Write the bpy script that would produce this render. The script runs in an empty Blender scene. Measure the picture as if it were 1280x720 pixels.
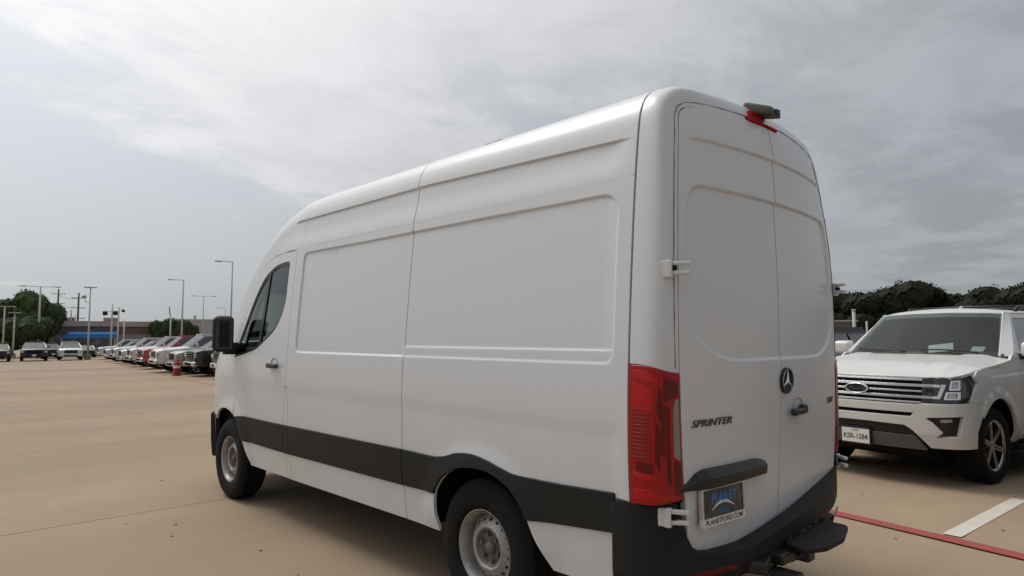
import bpy, bmesh, math, random
import numpy as np
from mathutils import Vector, Matrix, geometry
R = math.radians
random.seed(7); rng = np.random.default_rng(7)
SC = bpy.context.scene
COL = SC.collection

# ---------------------------------------------------------------- camera
def cam_basis(yaw, pitch, roll):
    cy, sy, cp, sp = math.cos(yaw), math.sin(yaw), math.cos(pitch), math.sin(pitch)
    f = Vector((cy*cp, sy*cp, sp)); r = Vector((sy, -cy, 0)); u = r.cross(f)
    r2 = r*math.cos(roll)+u*math.sin(roll); u2 = -r*math.sin(roll)+u*math.cos(roll)
    return r2, u2, f
cr, cu, cf = cam_basis(-0.7587, 0.0737, -0.0014)
CAMLOC = Vector((-1.4602, 3.3181, 1.5103))
cd = bpy.data.cameras.new('camera'); cam = bpy.data.objects.new('camera', cd); COL.objects.link(cam)
cam.matrix_world = Matrix(((cr.x, cu.x, -cf.x, CAMLOC.x), (cr.y, cu.y, -cf.y, CAMLOC.y), (cr.z, cu.z, -cf.z, CAMLOC.z), (0, 0, 0, 1)))
cd.sensor_width = 36; cd.lens = 816.29/1280*36; cd.clip_end = 3000; cd.clip_start = .05
SC.camera = cam

# ---------------------------------------------------------------- world, sun, exposure
SUN_AZ, SUN_EL = R(15), R(56)            # bearing from +x towards +y, elevation
sund = Vector((math.cos(SUN_EL)*math.cos(SUN_AZ), math.cos(SUN_EL)*math.sin(SUN_AZ), math.sin(SUN_EL)))
W = bpy.data.worlds.new('World'); SC.world = W; W.use_nodes = True
nt = W.node_tree; nt.nodes.clear()
def N(t, **k):
    n = nt.nodes.new(t)
    for a, b in k.items(): setattr(n, a, b)
    return n
def L(a, b): nt.links.new(a, b)
def math_n(op, a, b=None, c=None, clamp=False):
    n = N('ShaderNodeMath', operation=op); n.use_clamp = clamp
    for i, v in enumerate((a, b, c)):
        if v is None: continue
        if isinstance(v, (int, float)): n.inputs[i].default_value = v
        else: L(v, n.inputs[i])
    return n.outputs[0]
def maprange(v, a, b, c, d, smooth=True):
    n = N('ShaderNodeMapRange'); n.interpolation_type = 'SMOOTHSTEP' if smooth else 'LINEAR'
    L(v, n.inputs[0])
    for i, q in enumerate((a, b, c, d)): n.inputs[i+1].default_value = q
    return n.outputs[0]
def mixc(f, a, b, bt='MIX'):
    n = N('ShaderNodeMix', data_type='RGBA', blend_type=bt)
    for i, v in ((0, f), (6, a), (7, b)):
        if isinstance(v, (int, float)): n.inputs[i].default_value = v
        elif isinstance(v, tuple): n.inputs[i].default_value = (*v, 1)
        else: L(v, n.inputs[i])
    return n.outputs[2]
tc = N('ShaderNodeTexCoord'); DIR = tc.outputs['Generated']
sky = N('ShaderNodeTexSky', sky_type='NISHITA'); sky.sun_disc = False
sky.sun_elevation = SUN_EL; sky.sun_rotation = R(90)-SUN_AZ; sky.air_density = 1.0; sky.dust_density = 4.0; sky.ozone_density = 1.0
sx = N('ShaderNodeSeparateXYZ'); L(DIR, sx.inputs[0])
zz = math_n('MAXIMUM', sx.outputs[2], 0.0)
# clear-sky part

# veil of cloud: position on a flat cloud layer seen in this direction
den = math_n('ADD', zz, 0.10)
px = math_n('DIVIDE', sx.outputs[0], den); py = math_n('DIVIDE', sx.outputs[1], den)
cv = N('ShaderNodeCombineXYZ'); L(px, cv.inputs[0]); L(py, cv.inputs[1])
n1 = N('ShaderNodeTexNoise'); n1.inputs['Scale'].default_value = .55; n1.inputs['Detail'].default_value = 3; n1.inputs['Roughness'].default_value = .5
n2 = N('ShaderNodeTexNoise'); n2.inputs['Scale'].default_value = 2.6; n2.inputs['Detail'].default_value = 7; n2.inputs['Roughness'].default_value = .62; n2.inputs['Distortion'].default_value = .35
mp = N('ShaderNodeMapping'); mp.inputs['Location'].default_value = (5.5, 2.2, 0); mp.inputs['Rotation'].default_value = (0, 0, R(-40)); mp.inputs['Scale'].default_value = (1.0, .75, 1)
L(cv.outputs[0], mp.inputs[0]); L(mp.outputs[0], n1.inputs[0]); L(mp.outputs[0], n2.inputs[0])
nsum = math_n('ADD', math_n('MULTIPLY', n1.outputs[0], .62), math_n('MULTIPLY', n2.outputs[0], .38))
edge = math_n('ADD', px, math_n('MULTIPLY', py, .45))          # the sheet of cloud thins out far down the lot
nsum = math_n('ADD', nsum, maprange(edge, 2.0, 3.0, .035, -.16))
cover = maprange(nsum, .44, .56, 0.0, 1.0)
# veiled sun: cloud is brighter the nearer it is to the sun
dt = N('ShaderNodeVectorMath', operation='DOT_PRODUCT'); L(DIR, dt.inputs[0]); dt.inputs[1].default_value = sund
glow = maprange(dt.outputs['Value'], -.15, 1.0, 0, 1, False)
gl = math_n('ADD', math_n('MULTIPLY', math_n('POWER', glow, 2.7), .82), .325)
# thick cloud seen from below is a little uneven
un = maprange(n2.outputs[0], .34, .68, .94, 1.06)
gl = math_n('MULTIPLY', gl, un)
cc = N('ShaderNodeVectorMath', operation='SCALE'); L(mixc(glow, (.92, .98, 1.06), (1.03, 1.0, .985)), cc.inputs[0]); L(gl, cc.inputs['Scale'])
hz = N('ShaderNodeVectorMath', operation='SCALE'); hz.inputs[0].default_value = (.91, .965, 1.01)
L(math_n('ADD', math_n('MULTIPLY', math_n('POWER', glow, 2.7), .76), .275), hz.inputs['Scale'])
bgA = N('ShaderNodeBackground'); L(sky.outputs[0], bgA.inputs[0]); bgA.inputs[1].default_value = .05*.25
bgB = N('ShaderNodeBackground'); L(mixc(cover, hz.outputs[0], cc.outputs[0]), bgB.inputs[0]); bgB.inputs[1].default_value = 1.0
ad = N('ShaderNodeAddShader'); L(bgA.outputs[0], ad.inputs[0]); L(bgB.outputs[0], ad.inputs[1])
out = N('ShaderNodeOutputWorld'); L(ad.outputs[0], out.inputs[0])
sl = bpy.data.lights.new('sun', 'SUN'); sl.energy = 1.5; sl.angle = R(26); sl.color = (1, .95, .87)
so = bpy.data.objects.new('sun', sl); COL.objects.link(so); so.rotation_euler = sund.to_track_quat('Z', 'Y').to_euler(); so.location = (0, 0, 30)
SC.view_settings.view_transform = 'Standard'; SC.view_settings.look = 'None'; SC.view_settings.exposure = .10; SC.view_settings.gamma = 1
SC.cycles.max_bounces = 6; SC.cycles.transparent_max_bounces = 12; SC.cycles.use_denoising = True

# ---------------------------------------------------------------- materials
MATS = {}
def new_mat(name):
    m = bpy.data.materials.new(name); m.use_nodes = True
    b = m.node_tree.nodes['Principled BSDF']; MATS[name] = m; return m, m.node_tree, b
def pmat(name, col, rough=.5, metal=0, coat=0, spec=.5, noise=0, nscale=8, bump=0, bscale=60, crough=.03, col2=None, detail=5):
    if name in MATS: return MATS[name]
    m, t, b = new_mat(name)
    b.inputs['Base Color'].default_value = (*col, 1); b.inputs['Roughness'].default_value = rough
    b.inputs['Metallic'].default_value = metal; b.inputs['Coat Weight'].default_value = coat; b.inputs['Coat Roughness'].default_value = crough
    b.inputs['Specular IOR Level'].default_value = spec
    co = t.nodes.new('ShaderNodeTexCoord')
    if noise:
        n = t.nodes.new('ShaderNodeTexNoise'); n.inputs['Scale'].default_value = nscale; n.inputs['Detail'].default_value = detail; n.inputs['Roughness'].default_value = .6
        t.links.new(co.outputs['Object'], n.inputs[0])
        mr = t.nodes.new('ShaderNodeMapRange'); mr.inputs[1].default_value = .3; mr.inputs[2].default_value = .7; t.links.new(n.outputs[0], mr.inputs[0])
        mx = t.nodes.new('ShaderNodeMix'); mx.data_type = 'RGBA'; t.links.new(mr.outputs[0], mx.inputs[0])
        c2 = col2 or tuple(c*(1-noise) for c in col)
        mx.inputs[6].default_value = (*c2, 1); mx.inputs[7].default_value = (*col, 1); t.links.new(mx.outputs[2], b.inputs['Base Color'])
    if bump:
        n = t.nodes.new('ShaderNodeTexNoise'); n.inputs['Scale'].default_value = bscale; n.inputs['Detail'].default_value = 3
        t.links.new(co.outputs['Object'], n.inputs[0])
        bp = t.nodes.new('ShaderNodeBump'); bp.inputs['Strength'].default_value = bump; bp.inputs['Distance'].default_value = .01
        t.links.new(n.outputs[0], bp.inputs['Height']); t.links.new(bp.outputs[0], b.inputs['Normal'])
    return m
def paint_mat(name, col, dirt=(.42, .37, .30), amt=.25, rough=.38):
    """clear-coated paint with road film that thickens low on the body and faint wash streaks"""
    m, t, b = new_mat(name)
    b.inputs['Roughness'].default_value = rough; b.inputs['Coat Weight'].default_value = .6; b.inputs['Coat Roughness'].default_value = .22
    co = t.nodes.new('ShaderNodeTexCoord'); geo = t.nodes.new('ShaderNodeNewGeometry')
    s = t.nodes.new('ShaderNodeSeparateXYZ'); t.links.new(geo.outputs['Position'], s.inputs[0])
    mr = t.nodes.new('ShaderNodeMapRange'); mr.inputs[1].default_value = 1.3; mr.inputs[2].default_value = .30; mr.inputs[3].default_value = .05; mr.inputs[4].default_value = 1
    t.links.new(s.outputs[2], mr.inputs[0])
    n = t.nodes.new('ShaderNodeTexNoise'); n.inputs['Scale'].default_value = 1.7; n.inputs['Detail'].default_value = 6; n.inputs['Roughness'].default_value = .65
    mp = t.nodes.new('ShaderNodeMapping'); mp.inputs['Scale'].default_value = (1, 1, .45)
    t.links.new(geo.outputs['Position'], mp.inputs[0]); t.links.new(mp.outputs[0], n.inputs[0])
    nr = t.nodes.new('ShaderNodeMapRange'); nr.inputs[1].default_value = .38; nr.inputs[2].default_value = .72; t.links.new(n.outputs[0], nr.inputs[0])
    mu = t.nodes.new('ShaderNodeMath'); mu.operation = 'MULTIPLY'; t.links.new(mr.outputs[0], mu.inputs[0]); t.links.new(nr.outputs[0], mu.inputs[1])
    m2 = t.nodes.new('ShaderNodeMath'); m2.operation = 'MULTIPLY'; m2.inputs[1].default_value = amt; t.links.new(mu.outputs[0], m2.inputs[0])
    mx = t.nodes.new('ShaderNodeMix'); mx.data_type = 'RGBA'; t.links.new(m2.outputs[0], mx.inputs[0])
    mx.inputs[6].default_value = (*col, 1); mx.inputs[7].default_value = (*dirt, 1); t.links.new(mx.outputs[2], b.inputs['Base Color'])
    return m
def glass_mat(name, tint, refl=.08, opaque=.0, col=(.02, .025, .025)):
    m, t, b = new_mat(name)
    tr = t.nodes.new('ShaderNodeBsdfTransparent'); tr.inputs[0].default_value = (*tint, 1)
    gs = t.nodes.new('ShaderNodeBsdfGlossy'); gs.inputs['Roughness'].default_value = .02; gs.inputs[0].default_value = (.9, .95, .95, 1)
    fr = t.nodes.new('ShaderNodeFresnel'); fr.inputs[0].default_value = 1.5
    ma = t.nodes.new('ShaderNodeMath'); ma.operation = 'ADD'; ma.inputs[1].default_value = refl; t.links.new(fr.outputs[0], ma.inputs[0])
    mx = t.nodes.new('ShaderNodeMixShader'); t.links.new(ma.outputs[0], mx.inputs[0]); t.links.new(tr.outputs[0], mx.inputs[1]); t.links.new(gs.outputs[0], mx.inputs[2])
    o = t.nodes['Material Output']; t.links.new(mx.outputs[0], o.inputs[0]); return m
VANW = paint_mat('van_white_paint', (.60, .620, .645))
CARW = paint_mat('car_white_paint', (.615, .61, .595), amt=.15)
BADGE0 = None
BLKP = pmat('black_textured_plastic', (.014, .014, .0135), .6, spec=.3, noise=.35, nscale=3, bump=.25, bscale=400)
BLKP2 = pmat('black_smooth_plastic', (.010, .010, .010), .4)
DARK = pmat('dark_cavity', (.012, .012, .012), .9, spec=.1)
RUBBER = pmat('tyre_rubber', (.008, .008, .0083), .85, spec=.25, noise=.4, nscale=6)
STEEL = pmat('silver_painted_steel', (.40, .39, .375), .42, metal=.35, noise=.35, nscale=14)
HUBM = pmat('hub_dull_steel', (.16, .155, .15), .6, metal=.3, noise=.5, nscale=20)
CHROME = pmat('chrome', (.72, .72, .72), .13, metal=1)
SATIN = pmat('satin_chrome', (.55, .55, .55), .3, metal=1)
REDL = pmat('red_lens', (.32, .003, .005), .2, coat=.25, spec=.3)
REDD = pmat('red_lens_dark', (.11, .002, .003), .3, coat=.2, spec=.3)
REDB = pmat('red_lens_bright', (.42, .005, .006), .22, coat=.3, spec=.3)
CLRL = pmat('clear_lens', (.20, .19, .18), .15, coat=1)
LAMPC = pmat('headlamp_clear', (.55, .57, .60), .12, coat=1, noise=.5, nscale=12)
GLS = glass_mat('tinted_glass', (.62, .85, .78), refl=.0)
GLSW = glass_mat('windshield_glass', (.76, .86, .82), refl=.0)
GLSD = pmat('dark_window_glass', (.018, .021, .024), .05, coat=1, spec=.9)
SEAT = pmat('seat_fabric', (.085, .085, .085), .9)
PLASTW = pmat('hinge_white_paint', (.60, .60, .60), .35, coat=.4)
BLUE = pmat('plate_blue_print', (.05, .20, .55), .5)
WHITEP = pmat('plate_white', (.70, .70, .69), .45)
PLGREY = pmat('plate_dark_print', (.07, .075, .06), .35)
LEAFT = None

# ---------------------------------------------------------------- object helpers
def link(o, parent=None):
    COL.objects.link(o)
    if parent is not None:
        o.parent = parent
        if parent.type == 'EMPTY' and parent.get('baked'):
            o.matrix_parent_inverse = Matrix.Translation(-Vector(parent.location))
    return o
def mesh_obj(name, V, F, mat, parent=None, smooth=False, normals=None):
    me = bpy.data.meshes.new(name); me.from_pydata([tuple(map(float, v)) for v in V], [], [tuple(map(int, f)) for f in F]); me.update()
    if mat is not None: me.materials.append(mat)
    if smooth: me.polygons.foreach_set('use_smooth', [True]*len(me.polygons))
    if normals is not None: me.normals_split_custom_set_from_vertices([tuple(map(float, n)) for n in normals])
    o = bpy.data.objects.new(name, me); link(o, parent); return o
def bm_obj(name, bm, mat, parent=None, smooth=False):
    me = bpy.data.meshes.new(name); bm.to_mesh(me); bm.free()
    if mat is not None: me.materials.append(mat)
    if smooth: me.polygons.foreach_set('use_smooth', [True]*len(me.polygons))
    o = bpy.data.objects.new(name, me); link(o, parent); return o
def thing(name, label, cat, loc=(0, 0, 0), rot=0, group=None, baked=False):
    o = bpy.data.objects.new(name, None); o.empty_display_size = .2; COL.objects.link(o)
    o.location = loc; o.rotation_euler = (0, 0, rot); o['label'] = label; o['category'] = cat
    if group: o['group'] = group
    if baked: o['baked'] = 1
    return o
def tag(o, label=None, cat=None, group=None, kind=None):
    if label: o['label'] = label
    if cat: o['category'] = cat
    if group: o['group'] = group
    if kind: o['kind'] = kind
    return o
def add_box(bm, c, s, rz=0, ry=0, rx=0, bev=0, taper=None):
    r = bmesh.ops.create_cube(bm, size=1); vs = r['verts']
    bmesh.ops.scale(bm, vec=s, verts=vs)
    if taper:
        for v in vs:
            if v.co.z > 0: v.co.x *= taper[0]; v.co.y *= taper[1]
    if bev:
        es = list({e for v in vs for e in v.link_edges})
        bmesh.ops.bevel(bm, geom=es, offset=bev, segments=2, affect='EDGES', profile=.5)
        vs = [v for v in bm.verts if v.index == -1 or v in vs] if False else None
    return vs
def box(name, c, s, mat, parent=None, bev=0, rot=(0, 0, 0), taper=None, smooth=False):
    bm = bmesh.new(); add_box(bm, c, s, bev=bev, taper=taper)
    M = Matrix.Translation(Vector(c)) @ (Matrix.Rotation(rot[2], 4, 'Z') @ Matrix.Rotation(rot[1], 4, 'Y') @ Matrix.Rotation(rot[0], 4, 'X'))
    bmesh.ops.transform(bm, matrix=M, verts=bm.verts); return bm_obj(name, bm, mat, parent, smooth)
def lathe(prof, seg=32, axis='X', closed=False):
    """prof: (radius, offset along axis); returns V,F revolving about the axis"""
    V = []; F = []; n = len(prof)
    for i in range(seg):
        a = 2*math.pi*i/seg; c, s = math.cos(a), math.sin(a)
        for r, h in prof:
            V.append({'X': (h, r*c, r*s), 'Y': (r*c, h, r*s), 'Z': (r*c, r*s, h)}[axis])
    for i in range(seg):
        j = (i+1) % seg
        for k in range(n-1): F.append((i*n+k, i*n+k+1, j*n+k+1, j*n+k))
    return V, F
def tube(name, pts, r, mat, parent=None, seg=8, r2=None, smooth=True):
    V = []; F = []; n = len(pts); pts = [Vector(p) for p in pts]
    for i, p in enumerate(pts):
        t = (pts[min(i+1, n-1)]-pts[max(i-1, 0)]).normalized()
        a = Vector((0, 0, 1)) if abs(t.z) < .9 else Vector((1, 0, 0))
        u = t.cross(a).normalized(); w = t.cross(u)
        rr = r if r2 is None else r+(r2-r)*i/(n-1)
        for k in range(seg):
            an = 2*math.pi*k/seg; V.append(p+u*rr*math.cos(an)+w*rr*math.sin(an))
    for i in range(n-1):
        for k in range(seg):
            F.append((i*seg+k, i*seg+(k+1) % seg, (i+1)*seg+(k+1) % seg, (i+1)*seg+k))
    F.append(tuple(range(seg))[::-1]); F.append(tuple((n-1)*seg+k for k in range(seg)))
    return mesh_obj(name, V, F, mat, parent, smooth=smooth)
def pip(P, poly):
    x, y = P[:, 0], P[:, 1]; c = np.zeros(len(P), bool); n = len(poly); j = n-1
    for i in range(n):
        xi, yi = poly[i]; xj, yj = poly[j]
        if yi != yj:
            m = ((yi > y) != (yj > y)) & (x < (xj-xi)*(y-yi)/(yj-yi)+xi); c ^= m
        j = i
    return c
def segdist(P, poly, closed=True):
    d = np.full(len(P), 1e9); n = len(poly)
    for i in range(n if closed else n-1):
        a = np.array(poly[i]); b = np.array(poly[(i+1) % n]); ab = b-a; L2 = ab@ab
        if L2 == 0: continue
        t = np.clip(((P-a)@ab)/L2, 0, 1); q = P-a-t[:, None]*ab; d = np.minimum(d, np.hypot(q[:, 0], q[:, 1]))
    return d
def sdf(P, poly, r=0):
    d = segdist(P, poly); return np.where(pip(P, poly), -d, d)-r
def rounded(poly, r, k=6):
    """round every corner of a polygon; r a number or a list"""
    out = []; n = len(poly); rs = [r]*n if isinstance(r, (int, float)) else r
    for i in range(n):
        p = Vector(poly[i]); a = Vector(poly[i-1]); b = Vector(poly[(i+1) % n]); rr = rs[i]
        if rr <= 0: out.append(tuple(p)); continue
        da = (a-p); db = (b-p); m = min(da.length, db.length)*.49; rr = min(rr, m)
        s = p+da.normalized()*rr; e = p+db.normalized()*rr
        for j in range(k+1):
            t = j/k; out.append(tuple(s*(1-t)**2+p*2*t*(1-t)+e*t*t))
    return out
def densify(poly, h):
    out = []; n = len(poly)
    for i in range(n):
        a = np.array(poly[i], float); b = np.array(poly[(i+1) % n], float); L_ = np.hypot(*(b-a)); k = max(1, int(math.ceil(L_/h)))
        if L_ < 1e-7: continue
        for j in range(k): out.append(tuple(a+(b-a)*j/k))
    return out
def smooth_closed(pts, k=6):
    """Catmull-Rom through a closed list of points"""
    out = []; n = len(pts); P = [np.array(p, float) for p in pts]
    for i in range(n):
        p0, p1, p2, p3 = P[i-1], P[i], P[(i+1) % n], P[(i+2) % n]
        for j in range(k):
            t = j/k; out.append(tuple(.5*(2*p1+(p2-p0)*t+(2*p0-5*p1+4*p2-p3)*t*t+(3*p1-p0-3*p2+p3)*t**3)))
    return out
def patch(name, outline, fn, out=(0, 1, 0), h=.03, holes=(), lip=.02, rnd=.002, mat=None, parent=None, feats=(), band=.02, hf=.008, mirror=False, off=0, edge_h=None, extra=None):
    """sheet-metal panel: a 2D outline (with holes) filled with small triangles, carried onto the surface fn(u,v) and given a rounded, turned-in edge"""
    eh = edge_h or h*.7
    loops = [densify(outline, eh)]+[densify(q, eh) for q in holes]
    O = np.array(loops[0]); lo, hi = O.min(0), O.max(0)
    gx = np.arange(lo[0]+h/2, hi[0], h); gy = np.arange(lo[1]+h/2, hi[1], h*.87)
    G = np.array([(x+(h/2 if j % 2 else 0), y) for j, y in enumerate(gy) for x in gx]).reshape(-1, 2)
    def keep(P, m):
        if not len(P): return P
        k = pip(P, loops[0])
        for q in loops[1:]: k &= ~pip(P, q)
        P = P[k]
        if not len(P): return P
        d = segdist(P, loops[0])
        for q in loops[1:]: d = np.minimum(d, segdist(P, q))
        return P[d > m]
    G = keep(G, eh*.5)
    if feats and len(G):
        fx = np.arange(lo[0]+hf/2, hi[0], hf); fy = np.arange(lo[1]+hf/2, hi[1], hf*.87)
        Fg = np.stack(np.meshgrid(fx, fy), -1); Fg[1::2, :, 0] += hf/2; Fg = Fg.reshape(-1, 2)
        k = np.zeros(len(Fg), bool); kg = np.zeros(len(G), bool)
        for f in feats: k |= np.abs(f(Fg)) < band; kg |= np.abs(f(G)) < band+h*.4
        G = np.vstack([G[~kg], keep(Fg[k], hf*.5)])
    if extra is not None:      # rows of points laid along a pressed line; the grid keeps clear of them
        ex = keep(np.array(extra[0]), eh*.35); G = np.vstack([G[extra[1](G) > extra[2]], ex])
    co = [Vector(p) for q in loops for p in q]+[Vector(p) for p in G]
    E = []; b = 0; rings = []
    for q in loops:
        n = len(q); E += [(b+i, b+(i+1) % n) for i in range(n)]; rings.append(list(range(b, b+n))); b += n
    vs, es, fs, ov, oe, of = geometry.delaunay_2d_cdt(co, E, [], 0, 1e-7)
    P2 = np.array([tuple(v) for v in vs]); T = np.array([tuple(f) for f in fs if len(f) == 3])
    cen = P2[T].mean(1); k = pip(cen, loops[0])
    for q in loops[1:]: k &= ~pip(cen, q)
    T = T[k]
    def ev(Q): return np.asarray(fn(Q[:, 0], Q[:, 1]), float)
    e = 5e-4
    P3 = ev(P2); du = (ev(P2+[e, 0])-ev(P2-[e, 0])); dv = (ev(P2+[0, e])-ev(P2-[0, e]))
    Nn = np.cross(du, dv); Nn /= np.linalg.norm(Nn, axis=1)[:, None]+1e-12
    sg = 1 if (Nn@np.array(out)).mean() > 0 else -1
    Nn *= sg
    if sg < 0: T = T[:, ::-1]
    if off: P3 = P3+Nn*off
    # orientation of triangles in 2D is ccw from cdt
    a2 = np.cross(P2[T[:, 1]]-P2[T[:, 0]], P2[T[:, 2]]-P2[T[:, 0]])
    bad = (a2*sg) < 0; T[bad] = T[bad][:, ::-1]
    V = list(P3); NN = list(Nn); F = [tuple(t) for t in T]
    if lip:
        inv = {}
        for i, l in enumerate(ov):
            for q in l: inv[q] = i
        for li, ring in enumerate(rings):
            idx = [inv.get(i, i) for i in ring]; n = len(idx)
            A = P3[idx]; Nr = Nn[idx]; t3 = np.roll(A, -1, 0)-np.roll(A, 1, 0); o3 = np.cross(t3, Nr); o3 /= np.linalg.norm(o3, axis=1)[:, None]+1e-12
            q2 = P2[idx]; t2 = np.roll(q2, -1, 0)-np.roll(q2, 1, 0); n2 = np.stack([t2[:, 1], -t2[:, 0]], 1)
            ar = .5*np.sum(q2[:, 0]*np.roll(q2[:, 1], -1)-np.roll(q2[:, 0], -1)*q2[:, 1])
            if (ar > 0) != (li == 0): n2 = -n2
            J = du[idx]*n2[:, :1]+dv[idx]*n2[:, 1:]
            s_ = np.sign((o3*J).sum(1)); s_[s_ == 0] = 1; o3 *= s_[:, None]
            base = [idx]
            for (a, b_, w) in ((.7, .3, .7), (1, 1, 1), (1, None, 1)):
                dpt = lip if b_ is None else b_*rnd
                st = len(V); V += list(A+o3*rnd*a-Nr*dpt); NN += list(o3*w+Nr*(1-w)); base.append(list(range(st, st+n)))
            for a_, b_ in zip(base[:-1], base[1:]):
                for i in range(n):
                    j = (i+1) % n; f = (a_[i], b_[i], b_[j], a_[j])
                    g = np.cross(V[f[2]]-V[f[0]], V[f[3]]-V[f[1]])
                    F.append(f if g@(NN[f[0]]+NN[f[1]]+NN[f[2]]+NN[f[3]]) > 0 else f[::-1])
    o = mesh_obj(name, V, F, mat, parent, smooth=True, normals=NN)
    if mirror:
        V2 = [(v[0], -v[1], v[2]) for v in V] if mirror == 'y' else [(-v[0], v[1], v[2]) for v in V]
        N2 = [(v[0], -v[1], v[2]) for v in NN] if mirror == 'y' else [(-v[0], v[1], v[2]) for v in NN]
        o2 = mesh_obj(name, V2, [f[::-1] for f in F], mat, parent, smooth=True, normals=N2); return o, o2
    return o
def sm(t): t = np.clip(t, 0, 1); return t*t*(3-2*t)
def text_mesh(name, s, size, M, mat, parent, extrude=.002, shear=0, bold=0, sx=1, spacing=1):
    c = bpy.data.curves.new(name, 'FONT'); c.body = s; c.size = size; c.extrude = extrude; c.shear = shear; c.offset = bold; c.align_x = 'CENTER'; c.align_y = 'CENTER'; c.space_character = spacing; c.resolution_u = 3
    t = bpy.data.objects.new(name, c); COL.objects.link(t)
    bpy.context.view_layer.update()
    me = bpy.data.meshes.new_from_object(t.evaluated_get(bpy.context.evaluated_depsgraph_get()))
    bpy.data.objects.remove(t)
    me.transform(M @ Matrix.Diagonal((sx, 1, 1, 1))); me.materials.clear(); me.materials.append(mat); me.name = name
    o = bpy.data.objects.new(name, me); link(o, parent); return o
def frame_M(o, xdir, up, nrm=None):
    x = Vector(xdir).normalized(); y = Vector(up); y = (y-x*y.dot(x)).normalized(); z = x.cross(y)
    return Matrix(((x.x, y.x, z.x, o[0]), (x.y, y.y, z.y, o[1]), (x.z, y.z, z.z, o[2]), (0, 0, 0, 1)))

# ---------------------------------------------------------------- ground
def sm1(t): t = min(1, max(0, t)); return t*t*(3-2*t)
def gz(x, y):
    """the lot is level by the van and falls gently away from it"""
    return max(-1.3, -.0105*max(0.0, x-7)**1.0*sm1((x-4)/8))-.07*min(1, max(0, (-2.4-y)/2.6))*(1-sm1((x-9)/24))
# ================================================================ setting: ground, slabs, painted lines
CONC = None
def concrete(name, base, dark, speck=.5):
    m, t, b = new_mat(name); b.inputs['Roughness'].default_value = .82; b.inputs['Specular IOR Level'].default_value = .25
    geo = t.nodes.new('ShaderNodeNewGeometry'); P = geo.outputs['Position']
    def nz(sc, det, rough=.6, scl=(1, 1, 1)):
        mp = t.nodes.new('ShaderNodeMapping'); mp.inputs['Scale'].default_value = scl; t.links.new(P, mp.inputs[0])
        n = t.nodes.new('ShaderNodeTexNoise'); n.inputs['Scale'].default_value = sc; n.inputs['Detail'].default_value = det; n.inputs['Roughness'].default_value = rough
        t.links.new(mp.outputs[0], n.inputs[0]); return n.outputs[0]
    def mr(v, a, b_, c, d):
        n = t.nodes.new('ShaderNodeMapRange'); t.links.new(v, n.inputs[0])
        for i, q in enumerate((a, b_, c, d)): n.inputs[i+1].default_value = q
        return n.outputs[0]
    def mix(f, a, c, bt='MIX'):
        n = t.nodes.new('ShaderNodeMix'); n.data_type = 'RGBA'; n.blend_type = bt
        for i, v in ((0, f), (6, a), (7, c)):
            if isinstance(v, float): n.inputs[i].default_value = v
            elif isinstance(v, tuple): n.inputs[i].default_value = (*v, 1)
            else: t.links.new(v, n.inputs[i])
        return n.outputs[2]
    c = mix(mr(nz(.28, 5, .6, (1, .35, 1)), .35, .68, 0, 1), dark, base)
    c = mix(mr(nz(1.6, 7, .65), .35, .70, 0, .45), c, (base[0]*.78, base[1]*.76, base[2]*.74))
    c = mix(mr(nz(70, 3), .58, .75, 0, .30), c, (base[0]*.6, base[1]*.58, base[2]*.55))       # aggregate specks
    c = mix(mr(nz(9, 4, .7), .68, .78, 0, .35), c, (.10, .085, .07))                               # oil spots
    c = mix(mr(nz(.9, 6, .75, (.25, 1.6, 1)), .60, .72, 0, .35), c, (base[0]*1.18, base[1]*1.2, base[2]*1.25))  # pale scuffs
    oi = t.nodes.new('ShaderNodeObjectInfo'); hs_ = t.nodes.new('ShaderNodeHueSaturation'); t.links.new(mr(oi.outputs['Random'], 0, 1, .94, 1.05), hs_.inputs['Value']); t.links.new(c, hs_.inputs['Color']); c = hs_.outputs[0]
    t.links.new(c, b.inputs['Base Color'])
    bp = t.nodes.new('ShaderNodeBump'); bp.inputs['Strength'].default_value = .35; bp.inputs['Distance'].default_value = .004
    t.links.new(nz(110, 3), bp.inputs['Height']); t.links.new(bp.outputs[0], b.inputs['Normal'])
    return m
CONC = concrete('lot_concrete', (.345, .262, .178), (.240, .187, .132))
def sheet(name, xs, ys, dz, mat, parent=None, fn=None):
    V = []; F = []; nx, ny = len(xs), len(ys)
    for y in ys:
        for x in xs: V.append((x, y, gz(x, y)+dz))
    for j in range(ny-1):
        for i in range(nx-1): a = j*nx+i; F.append((a, a+1, a+1+nx, a+nx))
    return mesh_obj(name, V, F, mat, parent, smooth=True)
xs = [-900, -300, -100, -40, -20]+[-12+1.0*i for i in range(60)]+[50, 60, 80, 120, 200, 400, 1000]
ys = [-900, -400, -200, -100, -60, -40]+[-30+1.0*i for i in range(27)]+[-3+.25*i for i in range(1)]+[-2+1.0*i for i in range(24)]+[30, 60, 120, 300, 900]
ground = tag(sheet('ground', xs, ys, -.012, CONC), kind='structure')
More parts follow.
